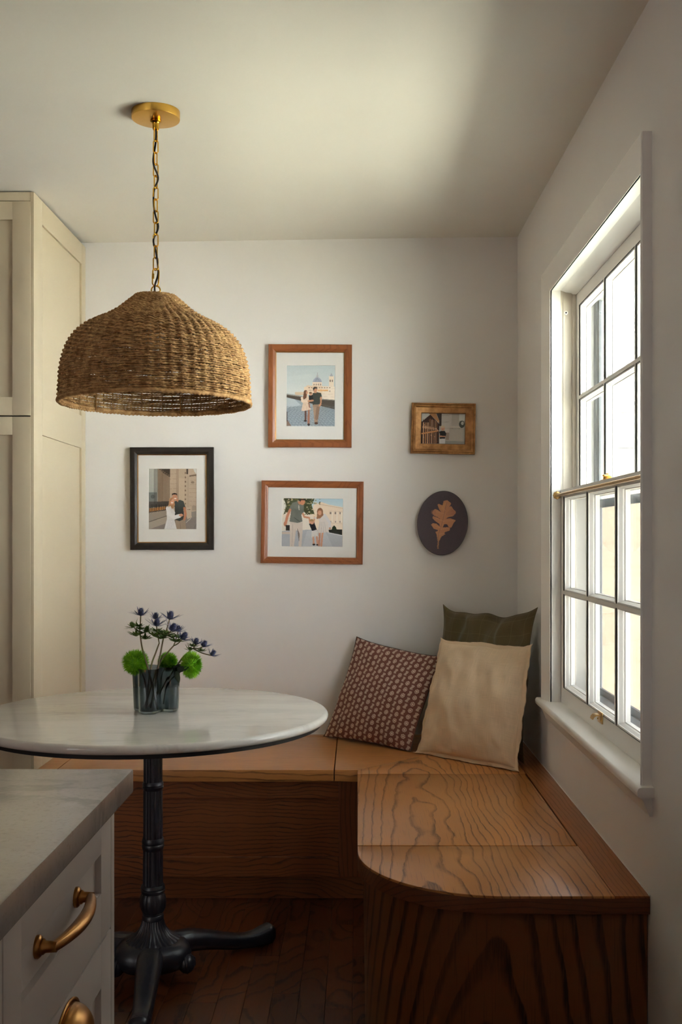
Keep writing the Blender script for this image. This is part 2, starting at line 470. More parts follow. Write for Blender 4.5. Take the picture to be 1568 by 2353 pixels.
# the rest of the floor, outside the picture: wide boards of the same wood
for (xa, xb, ya, yb) in [(-1.38, XL, 1.10, YB), (XR, XL, YF, 1.10)]:
    xx = min(xa, xb)
    while xx < max(xa, xb) - 0.01:
        x2 = min(xx + 0.29, max(xa, xb))
        MB().box(xx + 0.0004, x2 - 0.0004, ya, yb, -0.0185, 0.0).build('plank', M['floor'], floor, origin=(xx, ya, 0)); xx = x2

# ------------------------------------------------------------------ window in the right wall
win = bpy.data.objects.new('window_1', None); C.objects.link(win); win.location = (XR, 2.886, 0.703); WO['window_1'] = Vector(win.location)
tag(win, kind='structure')
WY0, WY1, WZ0, WZ1 = 2.334, 3.438, 0.703, 2.056        # clear opening at the casing's inner edge
CW = 0.068
prof = [(0.0, 0.0), (0.0, 0.020), (0.002, 0.0225), (0.006, 0.0235), (0.011, 0.0215), (CW * 0.92, 0.0075), (CW, 0.005), (CW, 0.0)]
ya, yb, zt = WY0 - CW, WY1 + CW, WZ1 + CW
def cas(fn0, fn1, name):
    m = MB(); r0 = [fn0(i, t) for i, t in prof]; r1 = [fn1(i, t) for i, t in prof]
    m.grid([r0, r1], close_u=True, cap=True); m.build(name, M['trim'], win, smooth=35)
cas(lambda i, t: (XR - t, yb - i, WZ0), lambda i, t: (XR - t, yb - i, zt - i), 'side_casing')
cas(lambda i, t: (XR - t, ya + i, WZ0), lambda i, t: (XR - t, ya + i, zt - i), 'side_casing')
cas(lambda i, t: (XR - t, yb - i, zt - i), lambda i, t: (XR - t, ya + i, zt - i), 'head_casing')
# stool (inside sill) and apron
sp = [(XR - 0.037 + 0.006, WZ0 - 0.022), (XR - 0.037 + 0.001, WZ0 - 0.019), (XR - 0.037, WZ0 - 0.013), (XR - 0.037, WZ0 - 0.008), (XR - 0.034, WZ0 - 0.002), (XR - 0.030, WZ0), (XR, WZ0), (XR, WZ0 - 0.022)]
m = MB(); m.grid([[(x_, ya - 0.020, z_) for x_, z_ in sp], [(x_, yb + 0.034, z_) for x_, z_ in sp]], close_u=True, cap=True)
m.box(XR, XR + 0.036, WY0, WY1, WZ0 - 0.022, WZ0)
m.build('window_stool', M['trim'], win, smooth=40)
apf = [(XR - 0.024, WZ0 - 0.022), (XR - 0.024, WZ0 - 0.027), (XR - 0.019, WZ0 - 0.034), (XR - 0.014, WZ0 - 0.046), (XR - 0.009, WZ0 - 0.058), (XR - 0.006, WZ0 - 0.066), (XR, WZ0 - 0.066), (XR, WZ0 - 0.022)]
m = MB(); m.grid([[(x_, ya - 0.002, z_) for x_, z_ in apf], [(x_, yb + 0.012, z_) for x_, z_ in apf]], close_u=True, cap=True)
m.build('apron', M['trim'], win, smooth=40)
# jambs: inner stop, tracks, blind stop
X0, X1, X2, X3, X4 = XR - 0.004, 0.669, 0.709, 0.7206, 0.760
for s, yin, yout in ((1, WY1, OY1), (-1, WY0, OY0)):
    m = MB(); m.box(X0, X1, yin, yout, WZ0, OZ1); m.build('jamb_stop', M['trim'], win)
    m = MB(); m.box(X1, X2, yin + s * 0.010, yout, WZ0, OZ1).box(X2, X3, yin + s * 0.002, yout, WZ0, OZ1).box(X1 + 0.010, X1 + 0.013, yin + s * 0.007, yin + s * 0.011, WZ0, WZ1); m.build('jamb_liner', M['liner'], win)
    m = MB(); m.box(X3, X4, yin + s * 0.010, yout, WZ0, OZ1).box(X4, XR + WT, yin - s * 0.006, yout, WZ0 - 0.02, OZ1); m.build('outer_jamb', M['trim'], win)
MB().lathe([(0.0065, 0), (0.0065, 0.003), (0.004, 0.0045)], n=16).xf(Matrix.Translation((0.688, WY1 + 0.0095, 1.985)) @ Matrix.Rotation(PI / 2, 4, 'X')).build('liner_screw', M['trim'], win, smooth=40)
MB().lathe([(0.0028, 0), (0.0028, 0.0052)], n=12).xf(Matrix.Translation((0.688, WY1 + 0.0095, 1.985)) @ Matrix.Rotation(PI / 2, 4, 'X')).build('screw_recess', M['black'], win)
m = MB(); m.box(X0, X1, WY0, WY1, WZ1, OZ1)
cv = [(X1, OZ1), (X1, WZ1), (X1 + 0.004, WZ1 - 0.001), (X1 + 0.018, WZ1 - 0.006), (X1 + 0.034, WZ1 - 0.008), (X2, WZ1 - 0.012), (X3, WZ1 - 0.012), (X3, OZ1)]
m.grid([[(x_, WY0, z_) for x_, z_ in cv], [(x_, WY1, z_) for x_, z_ in cv]], close_u=True, cap=True)
m.box(X3, XR + WT, WY0, WY1, WZ1 - 0.008, OZ1)
m.build('head_jamb', M['trim'], win, smooth=40)
m = MB(); m.prism([(X1, WZ0 - 0.03), (X1, WZ0 - 0.002), (XR + WT + 0.05, WZ0 - 0.030), (XR + WT + 0.05, WZ0 - 0.06)], WY0 - 0.03, WY1 + 0.03, 'Y')
# prism on Y: (u, t, v)
m.build('outer_sill', M['trim'], win)

def sash(name, x0, x1, y0, y1, z0, z1, st, rt, rb):
    """double-hung sash: three panes wide, two high; x0 = inner face"""
    g0, g1 = y0 + st, y1 - st; h0, h1 = z0 + rb, z1 - rt
    MW = 0.011
    xg = x0 + 0.026
    m = MB()
    m.box(x0, x1, y0, g0, z0, z1).box(x0, x1, g1, y1, z0, z1).box(x0, x1, g0, g1, z0, h0).box(x0, x1, g0, g1, h1, z1)
    cy = [g0 + (g1 - g0) * k / 3 for k in range(4)]; cz = [h0, (h0 + h1) / 2, h1]
    panes = []
    for i in range(3):
        for j in range(2):
            a = cy[i] + (MW / 2 if i > 0 else 0); b = cy[i + 1] - (MW / 2 if i < 2 else 0)
            c = cz[j] + (MW / 2 if j > 0 else 0); d = cz[j + 1] - (MW / 2 if j < 1 else 0)
            panes.append((a, b, c, d))
            pf = [(0.0, x0), (0.0, x0 + 0.003), (0.0035, x0 + 0.0045), (0.0035, x0 + 0.008), (0.0075, x0 + 0.017), (0.0075, xg - 0.004), (0.010, xg - 0.003), (0.010, x1 - 0.002), (0.0, x1)]
            rows = []
            for ins, xx in pf:
                rows.append([(xx, a + ins, c + ins), (xx, b - ins, c + ins), (xx, b - ins, d - ins), (xx, a + ins, d - ins)])
            m.grid(rows, close_u=True)
    root = m.build(name, M['trim'], win, fix=False)
    for k in (1, 2):
        MB().box(x0, x1, cy[k] - MW / 2, cy[k] + MW / 2, h0, h1).build('muntin', M['trim'], root)
    MB().box(x0 - 0.0002, x1, g0, g1, cz[1] - MW / 2, cz[1] + MW / 2).build('muntin', M['trim'], root)
    for a, b, c, d in panes:
        MB().box(xg - 0.003, xg, a + 0.004, b - 0.004, c + 0.004, d - 0.004).build('glass_pane', M['glass'], root)
    return root
low = sash('lower_sash', X1 + 0.001, X2 - 0.001, WY0 - 0.008, WY1 + 0.008, WZ0 + 0.0005, 1.400, 0.048, 0.024, 0.052)
upp = sash('upper_sash', X3 + 0.001, X4 - 0.001, WY0 - 0.008, WY1 + 0.008, 1.372, 2.043, 0.046, 0.042, 0.026)
# sash lock and lift
lk = MB()
lk.box(0.679, 0.704, 2.852, 2.920, 1.400, 1.404, 0.001).lathe([(0.0115, 0), (0.0115, 0.006), (0.010, 0.009), (0.006, 0.011), (0.006, 0.014), (0.0035, 0.016)], (0.691, 2.886, 1.404), 20)
lk.box(0.683, 0.699, 2.866, 2.906, 1.404, 1.411, 0.0015)
lk.tube([(0.691, 2.886, 1.413), (0.683, 2.868, 1.413), (0.672, 2.852, 1.412)], [0.004, 0.0035, 0.003], 8)
lk.build('sash_lock', M['brass'], low, smooth=40)
lf = MB(); lf.box(X1 - 0.0028, X1 + 0.001, 2.848, 2.898, 0.733, 0.764, 0.0010)
hk = [(X1 - 0.002, 0.758), (X1 - 0.010, 0.758), (X1 - 0.018, 0.757), (X1 - 0.024, 0.751), (X1 - 0.026, 0.744), (X1 - 0.0235, 0.744), (X1 - 0.021, 0.7495), (X1 - 0.016, 0.7535), (X1 - 0.010, 0.7545), (X1 - 0.002, 0.7545)]
lf.prism(hk, 2.858, 2.888, 'Y')
lf.build('sash_lift', M['rod_brass'], low, smooth=40)
for yy in (2.853, 2.893):
    MB().sphere((X1 - 0.0028, yy, 0.742), 0.0025, 8, 6).build('lift_screw', M['brass'], low)
# storm window outside
st = MB(); xs0, xs1 = 0.776, 0.798
a, b, c, d = WY0 + 0.008, WY1 - 0.008, WZ0 - 0.01, WZ1 - 0.010
sw_ = 0.030
st.box(xs0, xs1, a, a + sw_, c, d).box(xs0, xs1, b - sw_, b, c, d).box(xs0, xs1, a, b, d - 0.035, d).box(xs0, xs1, a, b, c, c + 0.045)
st = st.build('storm_frame', M['alu'], win)
m = MB()
for (p, q) in ((a + sw_, a + sw_ + 0.022), (b - sw_ - 0.022, b - sw_)): m.box(xs0 + 0.006, xs0 + 0.014, p, q, c + 0.045, d - 0.035)
m.build('storm_sash_stile', M['dark_alu'], st)
MB().box(xs0 + 0.004, xs0 + 0.018, a + sw_, b - sw_, 1.340, 1.366).build('storm_meeting_rail', M['dark_alu'], st)
MB().box(xs0 + 0.006, xs0 + 0.014, a + sw_, b - sw_, c + 0.045, c + 0.066).build('storm_bottom_rail', M['dark_alu'], st)
MB().box(xs0 + 0.008, xs0 + 0.011, a + sw_ + 0.015, b - sw_ - 0.015, 1.366, d - 0.035).build('storm_glass', M['glass'], st)
MB().box(xs0 + 0.0145, xs0 + 0.0150, a + sw_, b - sw_, c + 0.045, 1.345).build('insect_screen', M['screen'], st)

# brass curtain rod across the window, with its rosettes
rod = thing('curtain_rod', 'slim brass cafe curtain rod spanning the middle of the white window', 'curtain rod', (0.657, 2.886, 1.383))
MB().tube([(0.657, WY0 + 0.004, 1.383), (0.657, WY1 - 0.004, 1.383)], 0.0052, 12).build('rod', M['rod_brass'], rod, smooth=60)
for yy, s in ((WY1, -1), (WY0, 1)):
    m = MB(); m.lathe([(0.013, 0), (0.013, 0.002), (0.011, 0.004), (0.008, 0.0045), (0.007, 0.012), (0.006, 0.013)], n=20, fn=lambda a, k: 1 + (0.10 * math.cos(8 * a) if k < 3 else 0))
    m.xf(Matrix.Translation((0.657, yy, 1.383)) @ Matrix.Rotation(PI / 2 * (1 if s < 0 else -1), 4, 'X'))
    m.build('rosette', M['rod_brass'], rod, smooth=40)

# ------------------------------------------------------------------ outdoors
def grass():
    m = mat('lawn', rgb(150, 146, 110), 0.95, spec=0.1); t = NT(m)
    n = t.noise(t.obj(), 3.0, 5, 0.65)
    t.color(t.mix(n, rgb(160, 157, 140), rgb(190, 187, 174))); return m
tag(MB().box(XR + WT + 0.01, 26, -14, 26, -0.75, -0.45).build('ground', grass()), kind='structure')
nb = thing('sun_bounce_house', 'unseen white clapboard house added to bounce sunlight into the window', 'house', (7.2, -2.0, -0.45))  # out of view, added as a sunlit reflector for the room
M['white_siding'] = painted('white_siding', rgb(230, 232, 236), 0.7, 0.02)
MB().box(7.02, 12, -10, 3.4, -0.45, 4.6).build('wall_core', M['white_siding'], nb)
bd = None
for k in range(22):
    z = -0.40 + 0.22 * k
    if bd is None: bd = MB().prism([(7.02, z), (6.975, z), (6.995, z + 0.22), (7.02, z + 0.22)], -10, 3.4, 'Y').build('siding_board', M['white_siding'], nb, origin=(7.0, 0, z))
    else: dup(bd, nb, (7.0, 0, z))
MB().prism([(6.5, 4.5), (9.5, 6.4), (12.5, 4.5), (12.5, 4.42), (6.5, 4.42)], -10.4, 3.8, 'Y').build('roof', mat('sun_bounce_roof', rgb(96, 92, 90), 0.9), nb)
M['siding'] = painted('cream_siding', rgb(184, 166, 146), 0.7, 0.03)
M['fascia'] = painted('white_fascia', rgb(226, 226, 226), 0.6, 0.02)
tag(MB().box(XR, XR + WT, YB + WT + 0.002, 7.6, -0.45, 2.9).build('side_shade_wall', M['white_siding']), kind='structure')  # out-of-view wall, added to shade the garage and block sky
def shingle_mat():
    m = mat('grey_shingle', rgb(150, 148, 146), 0.9); t = NT(m)
    t.color(t.mix(t.noise(t.obj(), 9, 4), rgb(120, 118, 118), rgb(176, 174, 172))); return m
gar = thing('garage', 'cream clapboard garage with white fascia seen outside through the window', 'garage', (3.4, 8.2, -0.45))
gx0, gx1, gy = 1.25, 5.6, 8.2
MB().box(gx0 + 0.02, gx1 - 0.02, gy + 0.02, gy + 5, -0.45, 1.95).build('wall_core', M['siding'], gar)
z = -0.45; pm = None
while z < 1.86:
    h = min(0.185, 1.86 - z)
    mb = MB().prism([(gy + 0.02, z), (gy - 0.022, z), (gy - 0.004, z + h), (gy + 0.02, z + h)], gx0, gx1, 'X')
    if pm is None or h < 0.18: pm = mb.build('siding_board', M['siding'], gar, origin=(gx0, gy, z)); z0_ = z
    else: dup(pm, gar, (gx0, gy, z))
    z += 0.185
MB().box(gx0 - 0.02, gx1 + 0.02, gy - 0.03, gy + 0.02, 1.86, 1.95).build('frieze_board', M['fascia'], gar)
MB().box(gx0 - 0.25, gx1 + 0.25, gy - 0.90, gy - 0.87, 1.94, 2.12).build('fascia_board', M['fascia'], gar)
MB().box(gx0 - 0.25, gx1 + 0.25, gy - 0.87, gy - 0.03, 1.955, 1.97).build('soffit', M['fascia'], gar)  # overhang deepened to keep sky light off the garage front
rz = lambda y_: 2.12 + (y_ - (gy - 0.92)) * 0.5
MB().prism([(gy - 0.92, 2.105), (gy - 0.92, 2.12), (gy + 2.3, rz(gy + 2.3)), (gy + 5.4, 2.12), (gy + 5.4, 2.105)], gx0 - 0.28, gx1 + 0.28, 'X').build('roof_deck', M['fascia'], gar)
SH = shingle_mat(); ref = None
for k in range(16):
    y0_ = gy - 0.94 + k * 0.14
    mb = MB().prism([(y0_, rz(y0_) + 0.012), (y0_, rz(y0_) + 0.030), (y0_ + 0.16, rz(y0_ + 0.16) + 0.012), (y0_ + 0.16, rz(y0_ + 0.16))], gx0 - 0.3, gx1 + 0.3, 'X')
    if ref is None: ref = mb.build('shingle_course', SH, gar, origin=(gx0, y0_, rz(y0_)))
    else: dup(ref, gar, (gx0, y0_, rz(y0_)))

# ------------------------------------------------------------------ L-shaped built-in bench
SZ, NZ = 0.460, 0.420
bench = thing('corner_bench', 'L-shaped built-in oak bench with hinged lids wrapping the corner under the window', 'bench', (0.3, 3.55, 0))
G = 0.0012
MB().box(0.0, 0.5572, 2.6560, 3.4655, NZ, SZ, 0.0022).build('seat_lid', M['oak_lid'], bench, smooth=30)
R_ = 0.33
arc = [(R_ - R_ * math.cos(a), 2.277 + R_ - R_ * math.sin(a)) for a in [PI / 2 * k / 20 for k in range(21)]]
def eased_prism(poly, z0, z1, e=0.0025):
    """prism with a rounded upper edge"""
    n = len(poly); P = [Vector((p[0], p[1], 0)) for p in poly]
    A = sum(P[i].x * P[(i + 1) % n].y - P[(i + 1) % n].x * P[i].y for i in range(n)); sg = 1 if A > 0 else -1
    off = []
    for i in range(n):
        t1 = (P[i] - P[i - 1]).normalized(); t2 = (P[(i + 1) % n] - P[i]).normalized()
        n1 = Vector((-t1.y, t1.x, 0)) * sg; n2 = Vector((-t2.y, t2.x, 0)) * sg
        b = (n1 + n2); b = b / max(0.3, b.dot(n1)); off.append(b)
    rows = []
    for ins, z in ((0, z0), (0, z1 - e), (e * 0.3, z1 - e * 0.3), (e, z1)):
        rows.append([(P[i].x + off[i].x * ins, P[i].y + off[i].y * ins, z) for i in range(n)])
    return MB().grid(rows, close_u=True, cap=True)
endp = arc + [(0.5610, 2.277), (0.5610, 2.6512), (0.0, 2.6512)]
eb = eased_prism(endp, SZ - 0.006, SZ).build('end_board', M['oak_lid'], bench, smooth=30)
eased_prism(arc + [(XR - 0.001, 2.277), (XR - 0.001, 2.6512), (0.0, 2.6512)], NZ, SZ - 0.0062, 0.0006).build('shaded_nose_band', M['oak_nose_shaded'], eb, smooth=30)  # nose split from the board so its shade can be painted darker
MB().box(0.5616, XR - 0.001, 2.277, YB - 0.001, SZ - 0.006, SZ, 0.0012).build('wall_strip', M['oak_edge'], bench, smooth=30)
eased_prism([(-0.0768, 3.524), (0.0, 3.524), (0.5608, 4.0848), (0.5608, 4.116), (-0.0768, 4.116)], NZ, SZ, 0.001).build('corner_board', M['oak_back'], bench, smooth=30)
eased_prism([(0.0, 3.4672), (0.5608, 3.4672), (0.5608, 4.0842), (0.0004, 3.5236)], NZ, SZ, 0.001).build('corner_board', M['oak_lid'], bench, smooth=30)
MB().box(-1.016, -0.0805, 3.524, 4.1155, NZ, SZ, 0.0022).build('seat_lid', M['oak_back'], bench, smooth=30)
MB().box(-1.085, -1.0185, 3.524, 4.1155, NZ, SZ, 0.0015).build('filler_board', M['oak_back'], bench, smooth=30)
MB().box(-1.085, 0.5605, 4.1175, YB - 0.001, NZ, SZ, 0.001).build('wall_strip', M['oak_back'], bench, smooth=30)
# carcass and fronts
MB().box(XR - 0.0025, XR - 0.0002, 2.277, YB - 0.002, SZ - 0.001, SZ + 0.0018).box(-1.085, XR - 0.0025, YB - 0.003, YB - 0.0002, SZ - 0.001, SZ + 0.0018).build('caulk_bead', M['wall'], bench)
MB().box(-1.085, XR - 0.001, 3.560, YB - 0.001, 0.094, NZ - 0.0005).box(0.045, XR - 0.001, 2.62, 3.560, 0.002, NZ - 0.0005).build('carcass', M['black'], bench)
FYY = 3.545
MB().box(-1.085, -0.0640, FYY, FYY + 0.014, 0.360, NZ, 0.001).build('top_rail', M['oak_rail'], bench)
MB().box(-1.085, -0.0640, FYY, FYY + 0.014, 0.092, 0.159, 0.001).build('bottom_rail', M['oak_rail'], bench)
MB().box(-0.0635, 0.0225, FYY, FYY + 0.014, 0.092, NZ, 0.001).build('stile', M['oak_stile'], bench)
MB().box(-1.085, -1.0210, FYY - 0.0005, FYY + 0.0135, 0.159, 0.360, 0.001).build('stile', M['oak_stile'], bench)
MB().box(-1.02, -0.064, FYY + 0.010, FYY + 0.0145, 0.159, 0.360).build('recessed_panel', M['oak_panel'], bench)
MB().box(-1.085, 0.030, 3.600, 3.615, 0.001, 0.094).build('kick_board', M['oak_rail'], bench)
ri = 0.31
path = [(0.020, FYY - 0.001)] + [(0.33 - ri * math.cos(a), 2.607 - ri * math.sin(a)) for a in [PI / 2 * k / 22 for k in range(23)]] + [(XR - 0.002, 2.297)]
pin = [(0.035, FYY - 0.001)] + [(0.33 - (ri - 0.015) * math.cos(a), 2.607 - (ri - 0.015) * math.sin(a)) for a in [PI / 2 * k / 22 for k in range(23)]] + [(XR - 0.002, 2.312)]
m = MB(); m.grid([[(x, y, 0.001) for x, y in path], [(x, y, NZ) for x, y in path], [(x, y, NZ) for x, y in pin], [(x, y, 0.001) for x, y in pin]], close_v=True)
m.f += [(len(path) * k + e) if False else None for k in () for e in ()]
m.build('front_panel', M['oak_front'], bench, smooth=30)

# ------------------------------------------------------------------ tall cabinet
cab = thing('tall_cabinet', 'tall greige shaker pantry cabinet reaching the ceiling at the left wall end', 'cabinet', (-1.54, 3.84, 0))
CX0, CX1 = -2.02, -1.086
ct = 2.403
MB().box(CX0, CX1 - 0.0125, 3.524, YB - 0.001, 0.0005, ct - 0.001).build('carcass', M['gap'], cab)
MB().box(CX1 - 0.012, CX1 - 0.008, 3.504, YB - 0.002, 0.001, ct).build('side_panel', M['cabinet'], cab)
def rail(name, *b): return MB().box(*b, 0.0008).build(name, M['cabinet'], cab, smooth=30)
rail('side_stile', CX1 - 0.012, CX1, 3.502, 3.598, 0.001, ct)
rail('side_stile', CX1 - 0.008, CX1, 4.110, YB - 0.002, 0.001, ct)
rail('side_rail', CX1 - 0.008, CX1, 3.598, 4.110, 2.322, ct)
rail('side_rail', CX1 - 0.008, CX1, 3.598, 4.110, 1.597, 1.725)
rail('side_rail', CX1 - 0.008, CX1, 3.598, 4.110, 0.001, 0.58)
rail('top_trim', CX0, CX1 - 0.0125, 3.503, 3.524, 2.374, ct)
def shaker_x(mb, x0, x1, z0, z1, y, s=0.061, t=0.02, r=0.008):
    mb.box(x0, x0 + s, y, y + t, z0, z1, 0.001).box(x1 - s, x1, y, y + t, z0, z1, 0.001).box(x0 + s, x1 - s, y, y + t, z0, z0 + s, 0.001).box(x0 + s, x1 - s, y, y + t, z1 - s, z1, 0.001)
    mb.box(x0 + s, x1 - s, y + r, y + t, z0 + s, z1 - s); return mb
for (x0, x1) in ((-1.555, -1.0968), (-2.016, -1.558)):
    for (z0, z1) in ((1.6535, 2.371), (0.105, 1.6490)):
        shaker_x(MB(), x0, x1, z0, z1, 3.500).build('door', M['cabinet'], cab, smooth=30)
MB().box(CX0, CX1 - 0.0125, 3.540, 3.560, 0.001, 0.103).build('toe_kick', M['cabinet'], cab)

# ------------------------------------------------------------------ kitchen base cabinet with stone worktop
ct_ = MB().box(-0.97, -0.316, -0.40, 1.474, 0.8805, 0.914, 0.0035).build('worktop', M['quartz'], smooth=40)
tag(ct_, 'grey stone worktop slab on the white drawer cabinet in the foreground', 'worktop')
isl = thing('drawer_cabinet', 'off-white shaker drawer cabinet with brass pulls in the left foreground', 'cabinet', (-0.64, 0.55, 0))
FX = -0.3375
MB().box(-0.95, FX - 0.0205, -0.38, 1.4305, 0.10, 0.880).build('carcass', M['gap'], isl)
MB().box(-0.95, FX, 1.4312, 1.449, 0.001, 0.880, 0.001).build('end_panel', M['island'], isl, smooth=30)
MB().box(-0.95, FX - 0.06, -0.38, 1.4305, 0.001, 0.099).build('toe_kick', M['island'], isl)
def shaker_y(y0, y1, z0, z1, s=0.0535, rt=0.053, rb=0.064, t=0.02, r=0.008):
    mb = MB(); X = FX
    mb.box(X - t, X, y0, y0 + s, z0, z1, 0.0008).box(X - t, X, y1 - s, y1, z0, z1, 0.0008).box(X - t, X, y0 + s, y1 - s, z0, z0 + rb, 0.0008).box(X - t, X, y0 + s, y1 - s, z1 - rt, z1, 0.0008)
    e = 0.005
    rows = [[(X, y0 + s, z0 + rb), (X, y1 - s, z0 + rb), (X, y1 - s, z1 - rt), (X, y0 + s, z1 - rt)]]
    mb.box(X - t, X - r, y0 + s, y1 - s, z0 + rb, z1 - rt)
    return mb.build('drawer', M['island'], isl, smooth=30)
def bar_pull(parent, y0, y1, z):
    xb = FX - 0.008
    m = MB()
    for yy in (y0, y1):
        q = MB().lathe([(0.0125, 0), (0.0125, 0.003), (0.0105, 0.005), (0.0085, 0.0055), (0.0085, 0.008), (0.0065, 0.010), (0.0058, 0.022)], n=24)
        q.xf(Matrix.Translation((xb, yy, z)) @ Matrix.Rotation(PI / 2, 4, 'Y')); m.add(q.v, q.f)
    pts = []; rad = []
    N = 28
    for k in range(N + 1):
        t = k / N; b = math.sin(PI * t)
        pts.append((xb + 0.018 + 0.012 * b ** 0.8, y0 + (y1 - y0) * t, z)); rad.append(0.0058 + 0.0022 * b)
    m.tube(pts, rad, 14)
    m.sphere(pts[0], 0.0060, 12, 8); m.sphere(pts[-1], 0.0060, 12, 8)
    return m.build('bar_pull', M['old_brass'], parent, smooth=50)
def cup_pull(parent, yc, zt, wd=0.100, h=0.042, pr=0.026):
    m = MB(); rows = []
    nU, nV = 28, 10
    for j in range(nV + 1):
        v = j / nV                       # 0: upper rim on the drawer, 1: front lower lip
        ang = PI / 2 * v
        row = []
        for i in range(nU + 1):
            u = i / nU; a = PI * u       # half dome: from one side over the top to the other
            y = yc - math.cos(a) * wd / 2 * (1 - 0.10 * math.sin(ang))
            z = zt - h + math.sin(a) ** 0.8 * h * math.cos(ang) ** 0.75
            x = FX + 0.001 + pr * math.sin(ang) * math.sin(a) ** 0.45
            row.append((x, y, z))
        rows.append(row)
    m.grid(rows)
    fl = []                              # flat flange on the drawer face
    for i in range(nU + 1):
        a = PI * i / nU
        fl.append([(FX + 0.0012, yc - math.cos(a) * (wd / 2 + e), zt - h + math.sin(a) ** 0.8 * (h + e)) for e in (-0.001, 0.006)] )
    m.grid(fl)
    o = m.build('cup_pull', M['old_brass'], parent, smooth=60)
    sm = o.modifiers.new('solid', 'SOLIDIFY'); sm.thickness = 0.0022; sm.offset = 0
    return o
bank = [(0.995, 1.4286), (0.558, 0.9915), (0.121, 0.5545)]
for i, (y0, y1) in enumerate(bank):
    d1 = shaker_y(y0, y1, 0.7075, 0.876); d2 = shaker_y(y0, y1, 0.4035, 0.7045, rt=0.058); d3 = shaker_y(y0, y1, 0.105, 0.4005, rt=0.058)
    yc = (y0 + y1) / 2
    bar_pull(d1, yc - 0.088, yc + 0.068, 0.799)
    cup_pull(d2, yc, 0.694); cup_pull(d3, yc, 0.390)

# ------------------------------------------------------------------ round marble table
TC = Vector((-0.580, 2.960, 0)); TR, TZ = 0.497, 0.750
tab = thing('round_table', 'round white marble bistro table on a black cast iron pedestal', 'table', TC)
tp = [(0.02, TZ - 0.024), (TR - 0.010, TZ - 0.024)] + [(TR - 0.011 + 0.011 * math.cos(a), TZ - 0.012 + 0.012 * math.sin(a)) for a in [-PI / 2 + PI * k / 10 for k in range(1, 10)]] + [(TR - 0.011, TZ), (0.02, TZ)]
MB().lathe(tp, TC, 128).build('tabletop', M['marble'], tab, smooth=30)
MB().lathe([(0.02, TZ - 0.036), (TR - 0.019, TZ - 0.036), (TR - 0.018, TZ - 0.0245), (0.02, TZ - 0.0245)], TC, 96).build('underlay', M['black'], tab, smooth=30)
fl12 = lambda a, k: 1.01 - 0.10 * (0.5 + 0.5 * math.cos(12 * a)) ** 1.5
def seg(z0, z1, r0, r1):
    return MB().lathe([(r0, z0), (r1, z1)], TC, 112, fl12, cap=True).build('pedestal_column', M['iron'], tab, smooth=50)
seg(0.540, TZ - 0.036, 0.0262, 0.0262); seg(0.376, 0.540, 0.0272, 0.0266); seg(0.245, 0.372, 0.0284, 0.0276)
def ring(zc, prof):
    MB().lathe([(r, zc + z) for r, z in prof], TC, 48).build('pedestal_collar', M['iron'], tab, smooth=40)
bead = lambda r, h: [(r * 0.93, -h), (r, -h * 0.6), (r * 1.03, -h * 0.25), (r * 0.97, 0), (r * 1.03, h * 0.25), (r, h * 0.6), (r * 0.93, h)]
ring(0.5405, bead(0.0288, 0.012)); ring(0.376, bead(0.0308, 0.017)); ring(0.2485, bead(0.0335, 0.012))
MB().lathe([(0.026, 0.180), (0.030, 0.186), (0.0345, 0.197), (0.0365, 0.212), (0.034, 0.228), (0.029, 0.238)], TC, 96, lambda a, k: 1 + 0.05 * abs(math.cos(4 * a)) ** 0.6).build('pedestal_urn', M['iron'], tab, smooth=50)
ring(0.171, [(0.027, -0.012), (0.0305, -0.008), (0.0305, 0.002), (0.0275, 0.006), (0.0295, 0.010), (0.026, 0.013)])
# flared fluted skirt and hub
sk = [(0.029, 0.162), (0.032, 0.150), (0.038, 0.136), (0.049, 0.121), (0.063, 0.112), (0.073, 0.107), (0.074, 0.101)]
MB().lathe([(r, z) for r, z in sk[::-1]], TC, 192, lambda a, k: 1 + 0.085 * (abs(math.cos(14 * a)) - 0.5) * (1 if k > 0 else 0.4)).build('fluted_skirt', M['iron'], tab, smooth=50)
AZ = [math.radians(38), math.radians(-84), math.radians(157)]
def hubfn(a, k):
    return 1 + 0.10 * sum(max(0, math.cos(3 * (a - AZ[0] - PI / 3) / 1.0)) for _ in (0,)) * (0.3 + 0.7 * math.sin(PI * k / 7))
hub = MB().lathe([(0.070, 0.030), (0.088, 0.036), (0.102, 0.052), (0.105, 0.070), (0.100, 0.088), (0.089, 0.100), (0.074, 0.105), (0.050, 0.106)], TC, 96, hubfn).build('base_hub', M['iron'], tab, smooth=50)
for a in AZ:     # scroll bosses between the legs
    b = a - PI / 3
    m = MB(); c0 = TC + Vector((math.cos(b) * 0.118, math.sin(b) * 0.118, 0.052))
    rad = Vector((math.cos(b), math.sin(b), 0)); tan = Vector((-math.sin(b), math.cos(b), 0))
    for k in range(-2, 3):
        q = k * 0.0075
        pts = [c0 + tan * q * 0.6 + Vector((0, 0, -0.022)) + rad * 0.0, c0 + tan * q * 1.2 + rad * 0.006 + Vector((0, 0, -0.006)), c0 + tan * q * 1.3 + rad * 0.004 + Vector((0, 0, 0.010)), c0 + tan * q * 0.9 + Vector((0, 0, 0.022)) - rad * 0.004]
        m.tube(pts, [0.003, 0.005, 0.0048, 0.003], 8)
    m.sphere(c0 - rad * 0.008, 0.024, 14, 10, (1, 1, 1.1))
    m.build('scroll_boss', M['iron'], hub, smooth=60)
